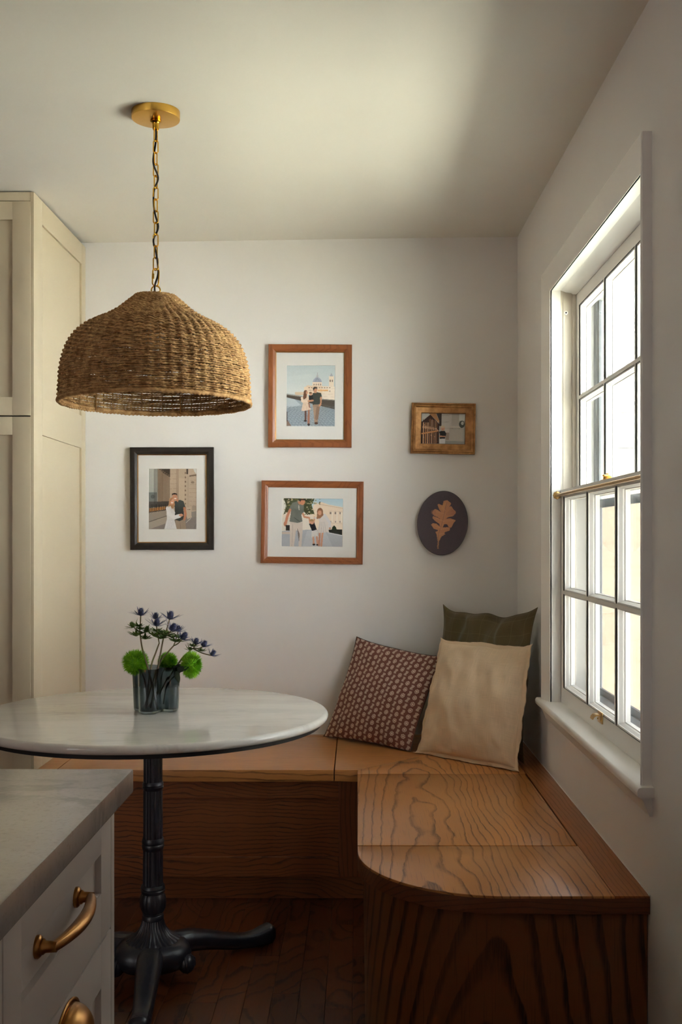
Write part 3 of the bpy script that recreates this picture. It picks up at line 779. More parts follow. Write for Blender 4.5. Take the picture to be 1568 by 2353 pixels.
def leg(a):
    d = Vector((math.cos(a), math.sin(a), 0)); up = Vector((0, 0, 1)); s = Vector((-math.sin(a), math.cos(a), 0))
    # radial distance, centre height, half width, half height
    K = [(0.050, 0.074, 0.036, 0.030), (0.085, 0.078, 0.036, 0.032), (0.120, 0.076, 0.035, 0.031), (0.160, 0.068, 0.033, 0.029), (0.200, 0.057, 0.031, 0.027), (0.240, 0.044, 0.0285, 0.025), (0.280, 0.034, 0.0265, 0.0235), (0.315, 0.0285, 0.0255, 0.0225), (0.345, 0.0275, 0.0265, 0.0250), (0.372, 0.0310, 0.0285, 0.0285), (0.392, 0.0325, 0.0270, 0.0300), (0.404, 0.0315, 0.0190, 0.0230), (0.408, 0.031, 0.008, 0.010)]
    rows = []; n = 28
    fine = []
    for i in range(len(K) - 1):
        for q in range(3):
            t = q / 3; A, B = K[i], K[i + 1]; fine.append(tuple(A[j] + (B[j] - A[j]) * t for j in range(4)))
    fine.append(K[-1])
    for i, (r, z, wx, hz) in enumerate(fine):
        row = []
        for j in range(n):
            b = 2 * PI * j / n
            c, q = math.cos(b), math.sin(b)
            groove = 1.0
            if q > 0.1 and 2 < i < 30: groove = 1 - 0.10 * (0.5 + 0.5 * math.cos(5 * PI * c)) 
            e = 0.75
            zz = z + hz * (abs(q) ** e) * (1 if q > 0 else -1) * groove
            zz = max(zz, 0.0008)
            row.append(TC + d * r + s * (wx * (abs(c) ** e) * (1 if c > 0 else -1)) + up * zz)
        rows.append(row)
    MB().grid(rows, close_u=True, cap=True).build('leg', M['iron'], tab, smooth=50)
for a in AZ: leg(a)

# ------------------------------------------------------------------ vase and flowers
VC = Vector((-0.573, 2.955, TZ + 0.0004)); VH = 0.126
ctrl = [(-0.040, -0.040), (-0.030, -0.055), (-0.010, -0.060), (0.010, -0.052), (0.017, -0.035), (0.020, -0.016), (0.031, -0.008), (0.046, -0.016), (0.062, -0.010), (0.069, 0.008), (0.064, 0.030), (0.045, 0.045), (0.020, 0.044), (0.0, 0.050), (-0.02, 0.062), (-0.045, 0.060), (-0.064, 0.045), (-0.070, 0.022), (-0.060, 0.002), (-0.047, -0.012), (-0.043, -0.026)]
def closed_spline(P, sub):
    n = len(P); out = []
    for i in range(n):
        p0, p1, p2, p3 = (Vector(P[(i + k) % n]) for k in (-1, 0, 1, 2))
        for q in range(sub):
            t = q / sub
            out.append(0.5 * ((2 * p1) + (p2 - p0) * t + (2 * p0 - 5 * p1 + 4 * p2 - p3) * t * t + (3 * p1 - p0 - 3 * p2 + p3) * t ** 3))
    return out
cur = closed_spline(ctrl, 5); nc = len(cur)
def inset(cv, e):
    o = []
    for i in range(len(cv)):
        t = (cv[(i + 1) % len(cv)] - cv[i - 1]).normalized(); o.append(cv[i] + Vector((-t.y, t.x)) * e)
    return o
def ringv(cv, sc, z): return [VC + Vector((p.x * sc, p.y * sc, z)) for p in cv]
ic = inset(cur, 0.0032)
rows = [ringv(inset(cur, 0.004), 0.90, 0.0), ringv(cur, 0.915, 0.003), ringv(cur, 0.93, 0.010), ringv(cur, 0.965, 0.06), ringv(cur, 0.995, 0.115), ringv(cur, 1.0, VH), ringv(ic, 1.0, VH), ringv(ic, 0.995, 0.115), ringv(ic, 0.965, 0.06), ringv(ic, 0.93, 0.012), ringv(ic, 0.915, 0.008)]
vase = MB().grid(rows, close_u=True)
vase.f.append(tuple(range(nc))[::-1]); vase.f.append(tuple((len(rows) - 1) * nc + j for j in range(nc)))
vo = vase.build('vase', M['smoke'], smooth=60, origin=VC)
tag(vo, 'wavy smoked grey glass vase standing on the marble table', 'vase')

def frame_from(d):
    d = Vector(d).normalized(); a = Vector((0, 0, 1)) if abs(d.z) < 0.9 else Vector((1, 0, 0))
    u = d.cross(a).normalized(); return d, u, d.cross(u)
def blade(mb, p, d, L, wd, curl=0.0, segs=3, side=None):
    """a slim pointed leaf blade of a little thickness"""
    d = Vector(d).normalized(); s = Vector(side) if side else d.cross(Vector((0.3, 0.5, 0.8))).normalized()
    nrm = d.cross(s); rows = []
    for k in range(segs + 1):
        t = k / segs; q = wd * (1 - t) * (0.55 + 1.6 * t) + 0.0002
        c = Vector(p) + d * L * t + nrm * (curl * L * t * t)
        rows.append([c - s * q, c + nrm * q * 0.35, c + s * q, c - nrm * q * 0.2])
    mb.grid(rows, close_u=True)
def thistle_head(parent, p, d, size, cone_mat, bract_mat, nb=9, spread=0.55):
    d, u, v = frame_from(d); p = Vector(p)
    m = MB(); n = 10
    prof = [(0.30, -0.1), (0.75, 0.15), (0.98, 0.5), (1.0, 0.9), (0.85, 1.4), (0.55, 1.8), (0.1, 2.0)]
    rows = [[p + d * (z * size) + (u * math.cos(2 * PI * j / n) + v * math.sin(2 * PI * j / n)) * r * size * 0.72 for j in range(n)] for r, z in prof]
    m.grid(rows, close_u=True, cap=True)
    for i in range(72):                    # bristles of the cone
        a = i * 2.39996; z = 0.05 + 1.9 * (i / 72); r = math.sqrt(max(0.02, 1 - ((z - 0.85) / 1.18) ** 2)) * 0.72
        o = u * math.cos(a) + v * math.sin(a); q = p + d * (z * size) + o * r * size * 0.9
        blade(m, q, o + d * (0.5 + 0.5 * (z - 0.6)), size * 0.34, size * 0.06, segs=1)
    m.build('flower_head', cone_mat, parent, smooth=40)
    m = MB()
    for i in range(nb):
        a = 2 * PI * i / nb + random.uniform(-0.25, 0.25)
        o = u * math.cos(a) + v * math.sin(a)
        blade(m, p + o * size * 0.3, o * 1.0 + d * random.uniform(spread - 0.25, spread + 0.35), size * random.uniform(2.3, 3.4), size * 0.24, curl=random.uniform(-0.1, 0.18), segs=4, side=d.cross(o))
    for i in range(nb):
        a = 2 * PI * (i + 0.5) / nb; o = u * math.cos(a) + v * math.sin(a)
        blade(m, p + o * size * 0.3, o + d * 0.2, size * 1.3, size * 0.09, segs=3, side=d.cross(o))
    m.build('bract', bract_mat, parent, smooth=40)
def whorl(mb, p, d, L, n=8):
    d, u, v = frame_from(d)
    for i in range(n):
        a = 2 * PI * i / n + random.uniform(-0.3, 0.3); o = u * math.cos(a) + v * math.sin(a); s_ = d.cross(o)
        q = o + d * random.uniform(0.2, 0.8)
        blade(mb, p, q, L * random.uniform(0.85, 1.25), L * 0.19, curl=random.uniform(-0.15, 0.15), segs=4, side=s_)
        for k in (-1, 1):
            blade(mb, Vector(p) + q.normalized() * L * 0.3, q.normalized() + s_ * k * 0.75, L * 0.5, L * 0.10, segs=2, side=s_)
def curve(pts, n=12):
    P = [Vector(pts[0])] + [Vector(p) for p in pts] + [Vector(pts[-1])]; out = []
    for i in range(1, len(P) - 2):
        p0, p1, p2, p3 = P[i - 1:i + 3]
        for q in range(n):
            t = q / n; out.append(0.5 * ((2 * p1) + (p2 - p0) * t + (2 * p0 - 5 * p1 + 4 * p2 - p3) * t * t + (3 * p1 - p0 - 3 * p2 + p3) * t ** 3))
    out.append(P[-1]); return out
GV = 'sprigs of blue thistle in the vase'
def thistle(label, foot, knots, heads, whorls, side_from=1):
    """foot: point inside the vase; knots: pixel points (px, py, depth) of the main stem; heads: (px, py, depth, size, dir, blue)"""
    base = VC + Vector(foot)
    t = thing('thistle_sprig', label, 'flower', base, GV)
    kn = [at(*k) for k in knots]
    main = curve([base] + kn, 6)
    m = MB().tube(main, [0.0029 - 0.0011 * i / len(main) for i in range(len(main))], 7)
    brs = kn[-1]
    hp = []
    for (px, py, Y, size, dx, blue) in heads:
        p = at(px, py, Y); d = Vector((dx, 0.15 * (Y - 2.95) / 0.05, 1.0)).normalized(); p0 = p - d * size
        if (p0 - brs).length > 0.004:
            m.tube(curve([brs, brs * 0.5 + p0 * 0.5 + Vector((0, 0, -0.003)), p0], 4), 0.0016, 6)
        hp.append((p0, d, size, blue))
    m.build('stem', M['stem'], t, smooth=60)
    for p0, d, size, blue in hp:
        thistle_head(t, p0, d, size * 1.38, M['tcone'] if blue else M['tleaf'], M['bract'] if blue else M['tleaf'], nb=11)
    wm = MB()
    for (px, py, Y, L) in whorls: whorl(wm, at(px, py, Y), (0.1, 0, 1), L * 1.12)
    if wm.v: wm.build('leaf_whorl', M['tleaf'], t, smooth=40)
thistle('tallest thistle sprig, leaning left, with one high blue head', (0.012, -0.030, 0.012), [(341, 1538, 2.912), (327, 1490, 2.935), (321.5, 1450, 2.945)],
        [(323.8, 1408, 2.945, 0.0078, 0.05, 1), (305, 1437, 2.925, 0.0062, -0.65, 0), (337, 1447, 2.94, 0.0065, 0.25, 0)], [(321.5, 1447, 2.944, 0.018), (333, 1469, 2.93, 0.024), (312.5, 1462, 2.925, 0.024), (318, 1440, 2.94, 0.018), (326, 1456, 2.93, 0.020)])
thistle('centre thistle sprig with two blue heads, one low in front of the other', (-0.020, -0.028, 0.012), [(346, 1538, 2.912), (358, 1500, 2.935), (366, 1478, 2.945)],
        [(358, 1417, 2.965, 0.0068, 0.0, 1), (360.5, 1432, 2.925, 0.0080, 0.15, 1)], [(354, 1462, 2.93, 0.026), (368, 1468, 2.95, 0.026), (360, 1452, 2.94, 0.022)])
thistle('thistle sprig right of centre with a large tilted blue head on top', (-0.010, -0.012, 0.012), [(364, 1530, 2.935), (373, 1480, 2.955), (376, 1465, 2.955)],
        [(391.5, 1416, 2.965, 0.0088, 0.22, 1), (397, 1443, 2.925, 0.0085, 0.55, 1)], [(377, 1462, 2.945, 0.029), (369, 1458, 2.96, 0.026), (384, 1456, 2.95, 0.022)])
thistle('right-leaning thistle sprig with blue heads below the large one', (-0.030, -0.004, 0.012), [(366, 1526, 2.945), (385, 1500, 2.950), (399, 1484, 2.950)],
        [(410, 1446, 2.975, 0.0064, 0.1, 1), (422.5, 1463, 2.935, 0.0085, 0.6, 1)], [(404, 1475, 2.945, 0.027), (396, 1466, 2.96, 0.02), (411, 1466, 2.95, 0.022)])
thistle('lowest thistle sprig, spreading far right over the green ball flower', (-0.020, 0.010, 0.012), [(412, 1522, 2.985), (430, 1502, 2.995), (443, 1490, 3.0)],
        [(450.5, 1475, 2.995, 0.0068, 0.2, 1), (469.5, 1481, 2.990, 0.0068, 0.45, 1), (489, 1502, 2.985, 0.0064, 0.75, 1)], [(444, 1486, 2.995, 0.022), (462, 1497, 2.99, 0.018), (437, 1495, 3.0, 0.018)])

def moss_ball(label, px, py, Y, r, foot, sc=(1, 1, 1), n=1500):
    c = at(px, py, Y); base = VC + Vector(foot)
    t = thing('green_ball_flower', label, 'flower', base, 'mossy green ball flowers in the vase')
    d = (c - base)
    MB().tube(curve([base, base + Vector((d.x * 0.25, d.y * 0.25, d.z * 0.6)), c], 8), 0.0022, 7).build('stem', M['dleaf'], t, smooth=60)
    m = MB(); m.sphere(c, r * 0.62, 16, 10, sc)
    for i in range(n):
        z = 1 - 2 * (i + 0.5) / n; q = math.sqrt(max(0, 1 - z * z)); a = i * 2.39996
        o = Vector((q * math.cos(a), q * math.sin(a), z)) + Vector(rng.normal(0, 0.12, 3)); o.normalize()
        L = r * random.uniform(0.90, 1.06)
        S = Vector((o.x * sc[0], o.y * sc[1], o.z * sc[2]))
        b0 = c + S * r * 0.5
        s1 = o.orthogonal().normalized(); s2 = o.cross(s1); wd = 0.00085
        tip = c + S * L + Vector(rng.normal(0, 0.0012, 3))
        mid = b0 * 0.45 + tip * 0.55
        vs = [b0 + s1 * wd * 0.4, b0 - s1 * wd * 0.4, mid + s1 * wd, mid + s2 * wd, mid - s1 * wd, tip]
        m.add(vs, [(0, 1, 4, 3), (0, 3, 2), (2, 3, 5), (3, 4, 5), (4, 2, 5)])
    o = m.build('bloom', M['moss'], t, fix=False); tag(o, kind='stuff')
moss_ball('green mossy ball flower hanging over the left rim of the vase', 312, 1522, 2.945, 0.0400, (-0.02, -0.01, 0.02), (1.0, 1.0, 0.95))
moss_ball('green mossy ball flower at the back of the vase between the others', 386, 1521, 3.015, 0.0300, (0.0, 0.02, 0.02))
moss_ball('green mossy ball flower hanging over the right rim of the vase', 440, 1528, 2.960, 0.0385, (0.02, 0.012, 0.02), (0.84, 0.9, 1.08))
m = MB()
for p, d, L in ((at(404, 1543, 2.945), (0.35, -0.2, -1), 0.034), (at(408, 1540, 2.94), (0.9, -0.1, 0.25), 0.035), (at(398, 1540, 2.96), (0.9, 0.1, 0.6), 0.032)):
    blade(m, p, d, L, 0.011, 0.1, 5, side=Vector(d).cross(Vector((0, -1, 0.2))).normalized())
ob = m.build('leaf', M['dleaf'], bpy.data.objects['green_ball_flower.002'], smooth=40)

# ------------------------------------------------------------------ pendant lamp with woven shade
YP = 2.85; KP = YP / F
pc = Vector(((358 - PX) * KP, YP, 0)); zc = ceil_z(pc.x, YP)
pz = lambda py: EYE - (py - PY) * KP
lampo = thing('pendant_lamp', 'woven seagrass dome pendant lamp on a gold chain hanging over the table', 'pendant lamp', (pc.x, pc.y, zc))
cb = pz(274.6)
MB().lathe([(0.02, zc + 0.0005), (0.0655, zc + 0.0005), (0.0655, cb + 0.003), (0.0645, cb + 0.0006), (0.063, cb), (0.012, cb)], pc, 72).build('canopy', M['brass'], lampo, smooth=30)
MB().lathe([(0.0135, cb + 0.001), (0.0145, cb - 0.002), (0.0145, cb - 0.007), (0.0105, cb - 0.010), (0.0095, cb - 0.013), (0.0095, cb - 0.024), (0.008, cb - 0.028), (0.003, cb - 0.029)], pc, 32).build('canopy_collar', M['gold'], lampo, smooth=40)
def link_pts(L, W, n=8):
    r = W / 2; h = L / 2 - r; out = []
    for k in range(n + 1):
        a = PI * k / n; out.append((r * math.cos(a), h + r * math.sin(a)))
    for k in range(n + 1):
        a = PI + PI * k / n; out.append((r * math.cos(a), -h + r * math.sin(a)))
    return out
z_top = cb - 0.027; z_bot = pz(220 + 1880 / 4.706)
nl = 12; pitch = (z_top - z_bot) / nl; LW = 0.0017
LL = pitch + 2 * LW * 1.05; lm = None
for k in range(nl):
    zc_ = z_top - pitch * (k + 0.5)
    face = (k % 2 == 1)
    key = 'f' if face else 'e'
    ang = (0.12 if face else PI / 2 - 0.45) + (k % 3 - 1) * 0.08
    if lm is None:
        q = MB().tube([(u_, 0, v_) for u_, v_ in link_pts(LL, 0.0125)], LW, 8, closed=True)
        lm = q.build('chain_link', M['gold'], lampo, smooth=60, origin=(0, 0, 0)); lm.location = Vector((pc.x, pc.y, zc_)) - WO[lampo.name]; o = lm
    else:
        o = dup(lm, lampo, (pc.x, pc.y, zc_))
    o.rotation_euler = (0, 0, ang)
zq1, zq0 = pz(220 + 1868 / 4.706), pz(220 + 2058 / 4.706)
q = MB().tube([(u_, 0, v_) for u_, v_ in link_pts(zq1 - zq0, 0.0165)], 0.0019, 8, closed=True)
q.lathe([(0.0033, -0.007), (0.0033, 0.007)], (-0.0073, 0, 0.002), 6)
ql = q.build('quick_link', M['gold'], lampo, smooth=40, origin=(0, 0, 0)); ql.location = Vector((pc.x, pc.y, (zq1 + zq0) / 2)) - WO[lampo.name]; ql.rotation_euler = (0, 0.04, 0.35)
zr = pz(650 + 56 / 3.267)
MB().tube([(pc.x + 0.0122 * math.cos(a), pc.y, zr + 0.0122 * math.sin(a)) for a in [2 * PI * k / 24 for k in range(24)]], 0.0019, 8, closed=True).build('hanging_ring', M['gold'], lampo, smooth=60)
cp = []
N = 90; zA, zB_ = cb - 0.020, pz(677)
for k in range(N + 1):
    t = k / N; z = zA + (zB_ - zA) * t
    ph = t * (nl / 2) * 2 * PI * 0.5 + 0.6; am = 0.0062 * min(1, 6 * t, 6 * (1 - t) + 0.15)
    cp.append((pc.x + am * math.sin(ph * 1.25 + 0.8 * math.sin(ph)) , pc.y - 0.004 * math.cos(ph * 1.3), z))
MB().tube(cp, 0.0026, 8).build('cord', M['cord'], lampo, smooth=60)

SF = 1 / 3.267 * KP                                      # zoom pixels to metres
zrim = pz(650 + 905 / 3.267)
prof_px = [(700, 905), (701, 860), (696, 760), (688, 660), (667, 565), (634, 480), (577, 402), (497, 341), (372, 275), (282, 217), (205, 150), (150, 103)]
prof_m = [(r * SF, zrim + (905 - y) * SF) for r, y in prof_px]
pv = curve([(r, 0, z) for r, z in prof_m], 24)
arc_l = np.concatenate([[0], np.cumsum([(pv[i + 1] - pv[i]).length for i in range(len(pv) - 1)])])
RP = np.array([p.x for p in pv]); ZP = np.array([p.z for p in pv])
def prof_at(s):
    return np.interp(s, arc_l, RP), np.interp(s, arc_l, ZP)
def rope_rows(rows, NS, amp, rope_r, pitch, sides, flat=0.62):
    """numpy ropes: each row is a ring weaving in and out of NS stakes, two-stranded twist"""
    V = []; Fc = []; n0 = 0
    for (s, ph, jit) in rows:
        r0, z0 = prof_at(s); r1, z1 = prof_at(min(s + 0.002, arc_l[-1])); r2, z2 = prof_at(max(s - 0.002, 0))
        tn = np.array([r1 - r2, z1 - z2]); tn /= np.linalg.norm(tn) + 1e-9; nr = np.array([tn[1], -tn[0]])
        if nr[0] < 0: nr = -nr
        circ = 2 * PI * r0; ns = int(max(120, min(720, circ / 0.0024)))
        a = np.arange(ns) * 2 * PI / ns
        a_n = max(0.25, min(1, r0 / 0.2)) * amp
        wv = a_n * (0.62 * np.sin(a * NS / 2 + ph * PI) + 0.55 * np.cos(a * NS - PI))
        wob = 0.0007 * np.sin(a * 3 + jit) + 0.0006 * np.sin(a * 11 + 2 * jit)
        R = r0 + nr[0] * wv + tn[0] * wob; Z = z0 + nr[1] * wv + tn[1] * wob
        tw = circ / pitch; tw = round(tw); rot = a * tw / 2 + jit
        b = np.arange(sides) * 2 * PI / sides
        ca = rope_r * np.cos(b)[None, :]; cb_ = rope_r * flat * np.sin(b)[None, :]
        cr = np.cos(rot)[:, None]; sr = np.sin(rot)[:, None]
        p = ca * cr - cb_ * sr; q = ca * sr + cb_ * cr          # p along the normal, q along the profile
        rr = R[:, None] + p * nr[0] + q * tn[0]; zz = Z[:, None] + p * nr[1] + q * tn[1]
        V.append(np.stack([rr * np.cos(a)[:, None], rr * np.sin(a)[:, None], zz], -1).reshape(-1, 3))
        i = np.arange(ns)[:, None]; j = np.arange(sides)[None, :]
        i2 = (i + 1) % ns; j2 = (j + 1) % sides
        # a two-lobed section: close the seam with the half-turn offset when the twist count is odd
        sh = np.where((i == ns - 1) & (tw % 2 == 1), sides // 2, 0)
        f = np.stack([i * sides + j, i2 * sides + (j + sh) % sides, i2 * sides + (j2 + sh) % sides, i * sides + j2], -1).reshape(-1, 4) + n0
        Fc.append(f); n0 += ns * sides
    return np.concatenate(V), np.concatenate(Fc)
def np_mesh(name, V, Fq, mt, parent, origin, smooth=True):
    me = bpy.data.meshes.new(name); o_ = np.array(origin)
    me.vertices.add(len(V)); me.vertices.foreach_set('co', (V - o_).astype(np.float32).ravel())
    me.loops.add(Fq.size); me.loops.foreach_set('vertex_index', Fq.astype(np.int32).ravel())
    me.polygons.add(len(Fq)); me.polygons.foreach_set('loop_start', np.arange(0, Fq.size, 4, dtype=np.int32))
    me.update(calc_edges=True)
    if smooth: me.polygons.foreach_set('use_smooth', np.ones(len(Fq), dtype=bool))
    return link(name, me, mt, parent, origin)
NSK = 54; STEP = 0.0059
nrow = int((arc_l[-1] - 0.010) / STEP)
rws = [(0.010 + STEP * k, k % 2, random.uniform(0, 6)) for k in range(nrow + 1)]
V, Fq = rope_rows(rws, NSK, 0.0027, 0.0036, 0.0105, 6, 0.70)
V += np.array([pc.x, pc.y, 0])
shade = np_mesh('shade', V, Fq, M['rope'], lampo, WO[lampo.name])
tag(shade, kind='stuff')
# rim ropes
rim = MB()
r0, z0 = prof_at(0.0)
for dr, dz, rr, ph in ((0.002, 0.001, 0.0058, 0.0), (-0.003, 0.0045, 0.0048, 1.0)):
    n = 420
    rim.tube([(pc.x + (r0 + dr) * math.cos(2 * PI * k / n), pc.y + (r0 + dr) * math.sin(2 * PI * k / n), z0 + dz + 0.0008 * math.sin(k * 0.35)) for k in range(n)], rr, 8, closed=True, sec=lambda a, i: 1 + 0.22 * math.cos(2 * (a - i * 2 * PI * 70 / 420)))
rim.build('rim_rope', M['rope'], shade, smooth=60, fix=False)
# vertical stakes between the ropes
stp = None
for k in range(NSK):
    a = 2 * PI * (k + 0.5) / NSK * 1.0
    if stp is None:
        pts = []
        for s in np.linspace(0.002, arc_l[-1] - 0.002, 26):
            r, z = prof_at(s); pts.append((r - 0.0004, 0, z))
        stp = MB().tube(pts, 0.0019, 5).build('stake', M['rope'], shade, smooth=60, origin=(0, 0, 0)); o = stp
        stp.location = Vector((pc.x, pc.y, 0)) - WO[shade.name]
    else:
        o = stp.copy(); C.objects.link(o); o.parent = shade; o.location = stp.location
    o.rotation_euler = (0, 0, a)
# wire frame inside
MB().lathe([(0.012, prof_m[-1][1] - 0.004), (0.052, prof_m[-1][1] - 0.006), (0.053, prof_m[-1][1] - 0.002), (0.012, prof_m[-1][1] + 0.001)], pc, 40).build('top_plate', M['rope'], shade)
for k in range(6):
    a = 2 * PI * k / 6 + 0.42
    pts = [(pc.x + (prof_at(s)[0] - 0.008) * math.cos(a), pc.y + (prof_at(s)[0] - 0.008) * math.sin(a), prof_at(s)[1]) for s in np.linspace(0.0, arc_l[-1] - 0.004, 18)]
    MB().tube(pts, 0.0017, 6).build('frame_wire', M['old_brass'], shade, smooth=60)
MB().lathe([(0.021, 1.835), (0.021, 1.885), (0.016, 1.893), (0.006, 1.897)], pc, 24).build('lamp_socket', M['old_brass'], lampo, smooth=40)
MB().lathe([(0.004, 1.752), (0.018, 1.757), (0.028, 1.772), (0.030, 1.788), (0.024, 1.812), (0.015, 1.835)], pc, 24).build('light_bulb', mat('frosted_bulb', rgb(228, 224, 214), 0.3), lampo, smooth=60)

# ------------------------------------------------------------------ framed photographs on the back wall
class Canvas:
    """a small raster painter; coordinates are free units mapped on the canvas"""
    def __init__(s, x0, x1, y0, y1, nx, ny, bg):
        s.X, s.Y = np.meshgrid(np.linspace(x0, x1, nx), np.linspace(y0, y1, ny)); s.a = np.zeros((ny, nx, 3)) + np.array(bg, float)
    def put(s, mask, col, al=1.0):
        s.a[mask] = s.a[mask] * (1 - al) + np.array(col, float) * al
    def poly(s, P, col, al=1.0):
        ins = np.zeros(s.X.shape, bool); n = len(P)
        for i in range(n):
            (xa, ya_), (xb, yb_) = P[i], P[(i + 1) % n]
            if ya_ == yb_: continue
            c = (ya_ > s.Y) != (yb_ > s.Y)
            ins ^= c & (s.X < (xb - xa) * (s.Y - ya_) / (yb_ - ya_) + xa)
        s.put(ins, col, al); return s
    def ell(s, cx, cy, rx, ry, col, al=1.0):
        s.put(((s.X - cx) / rx) ** 2 + ((s.Y - cy) / ry) ** 2 < 1, col, al); return s
    def line(s, P, w_, col, al=1.0):
        for (xa, ya_), (xb, yb_) in zip(P[:-1], P[1:]):
            dx, dy = xb - xa, yb_ - ya_; L = dx * dx + dy * dy + 1e-9
            t = np.clip(((s.X - xa) * dx + (s.Y - ya_) * dy) / L, 0, 1)
            s.put((s.X - xa - t * dx) ** 2 + (s.Y - ya_ - t * dy) ** 2 < (w_ / 2) ** 2, col, al)
        return s
    def rect(s, x0, y0, x1, y1, col, al=1.0): return s.poly([(x0, y0), (x1, y0), (x1, y1), (x0, y1)], col, al)
    def grad(s, y0, y1, ca, cb_):
        t = np.clip((s.Y - y0) / (y1 - y0), 0, 1)[..., None]; m_ = (s.Y >= y0) & (s.Y <= y1)
        g = np.array(ca) * (1 - t) + np.array(cb_) * t; s.a[m_] = g[m_]; return s
    def noise(s, amt): s.a += rng.normal(0, amt, s.X.shape)[..., None]; return s
    def colors(s):
        v = np.clip(s.a * 1.10 / 255, 0, 1); return np.where(v <= 0.04045, v / 12.92, ((v + 0.055) / 1.055) ** 2.4)
def color_attr(me, cols):
    at_ = me.color_attributes.new('Col', 'FLOAT_COLOR', 'POINT')
    c = np.ones((len(cols), 4), np.float32); c[:, :3] = cols; at_.data.foreach_set('color', c.ravel())

SKIN = (190, 138, 108); NX, NY = 150, 190
def pic_cathedral():
    c = Canvas(425, 1210, 428, 1420, NX, NY, (190, 202, 206)); c.grad(428, 900, (178, 190, 195), (206, 210, 210))
    c.line([(450, 640), (800, 600)], 70, (196, 204, 206), .5); c.line([(600, 520), (1000, 500)], 40, (186, 196, 200), .6)
    cr = (222, 202, 182); c.line([(922, 545), (922, 640)], 8, (160, 160, 168)); c.rect(906, 590, 940, 645, (172, 172, 178))
    c.ell(922, 720, 76, 100, (158, 164, 182)); [c.line([(922, 630), (922 + k * 24, 720)], 3, (134, 140, 160)) for k in range(-3, 4)]
    c.rect(846, 700, 998, 780, (224, 206, 190)); [c.ell(870 + k * 35, 738, 10, 16, (150, 134, 122)) for k in range(4)]
    c.rect(705, 775, 1205, 905, cr); c.rect(560, 862, 760, 915, (206, 188, 166)); c.poly([(730, 775), (760, 752), (1100, 768), (1110, 782)], (214, 194, 172))
    c.rect(1000, 770, 1205, 1000, (228, 214, 200)); c.rect(1112, 600, 1190, 775, (224, 208, 192)); c.poly([(1122, 606), (1178, 606), (1150, 545)], (160, 162, 172))
    c.ell(1132, 678, 10, 22, (110, 96, 88)); c.ell(1168, 678, 8, 20, (120, 104, 94))
    for k in range(9): c.ell(790 + k * 42, 790, 13, 8, (140, 118, 100)); c.ell(940 + k * 21, 835, 9, 16, (216, 160, 92)) if k < 8 else None; c.rect(786 + k * 18, 824, 792 + k * 18, 838, (120, 110, 110)) if k < 4 else None
    for k in range(4): c.line([(1010, 800 + 45 * k), (1205, 806 + 46 * k)], 3, (204, 188, 172)); c.rect(1125, 835, 1132, 860, (120, 110, 104))
    c.poly([(420, 884), (670, 925), (1000, 972), (1210, 990), (1210, 1420), (420, 1420)], (158, 168, 176))
    c.poly([(420, 905), (660, 940), (1000, 985), (1210, 992), (1210, 1145), (980, 1088), (660, 1004), (420, 948)], (78, 70, 64)); c.line([(420, 900), (660, 936), (1000, 978), (1210, 992)], 12, (150, 146, 142)); c.line([(980, 1060), (1210, 1118)], 8, (100, 92, 84))
    c.poly([(420, 948), (660, 1004), (980, 1088), (1210, 1145), (1210, 1420), (420, 1420)], (150, 162, 172)); c.poly([(420, 948), (560, 985), (660, 1080), (420, 1120)], (178, 188, 194))
    for k in range(15):
        y = 1095 + 2.2 * k * k * 0.45 + k * 10
        c.line([(420 + 12 * q, y + (5 + k * .5) * math.sin(q * 1.3 + k * 2)) for q in range(67)], 2.5 + k * 0.25, (96, 106, 118), .75)
    for k in range(40): c.line([(700 + (k - 14) * 16, 1110), (700 + (k - 14) * 46, 1420)], 3, (104, 114, 126), .6)
    c.poly([(420, 1290), (505, 1420), (420, 1420)], (128, 108, 96)); c.rect(424, 1180, 436, 1345, (40, 36, 36))
    # woman, child, man
    c.line([(735, 1160), (732, 1330)], 32, (96, 68, 58)); c.line([(786, 1150), (782, 1380)], 34, (158, 110, 90)); c.ell(732, 1335, 24, 14, (40, 30, 30)); c.ell(786, 1395, 20, 20, (50, 34, 32))
    c.poly([(690, 920), (760, 900), (790, 960), (780, 1040), (820, 1150), (800, 1150), (700, 1175), (664, 1165), (690, 1040), (656, 1010)], (212, 190, 172)); c.line([(672, 960), (680, 1015), (770, 1012)], 34, (220, 200, 184)); [c.line([(700 + 24 * k, 1050), (690 + 32 * k, 1160)], 4, (188, 164, 146)) for k in range(4)]
    c.ell(733, 870, 34, 40, (104, 70, 52)); c.poly([(704, 860), (762, 850), (745, 960), (700, 985), (690, 950)], (110, 74, 54)); c.ell(752, 872, 16, 26, SKIN)
    c.line([(880, 1060), (905, 1340)], 56, (160, 134, 114)); c.line([(945, 1060), (915, 1290)], 54, (136, 112, 96)); c.ell(908, 1372, 30, 20, (90, 60, 48)); c.rect(850, 1060, 975, 1100, (150, 126, 108))
    c.poly([(850, 880), (905, 860), (985, 878), (1000, 950), (965, 960), (975, 1060), (850, 1070), (838, 960)], (62, 68, 66)); c.line([(985, 950), (980, 1060), (960, 1085)], 26, SKIN)
    c.ell(888, 818, 34, 46, SKIN); c.poly([(850, 800), (868, 775), (915, 775), (922, 812), (895, 800), (870, 822), (862, 850)], (40, 32, 30)); c.rect(872, 855, 912, 878, SKIN)
    c.poly([(786, 915), (846, 910), (860, 1010), (790, 1020)], (36, 36, 42)); c.ell(816, 892, 24, 28, (196, 150, 124)); c.ell(812, 874, 24, 14, (120, 86, 60)); c.line([(780, 1010), (850, 1000)], 28, SKIN); c.line([(786, 1040), (800, 1110)], 22, (150, 104, 84))
    return c.noise(3.0)
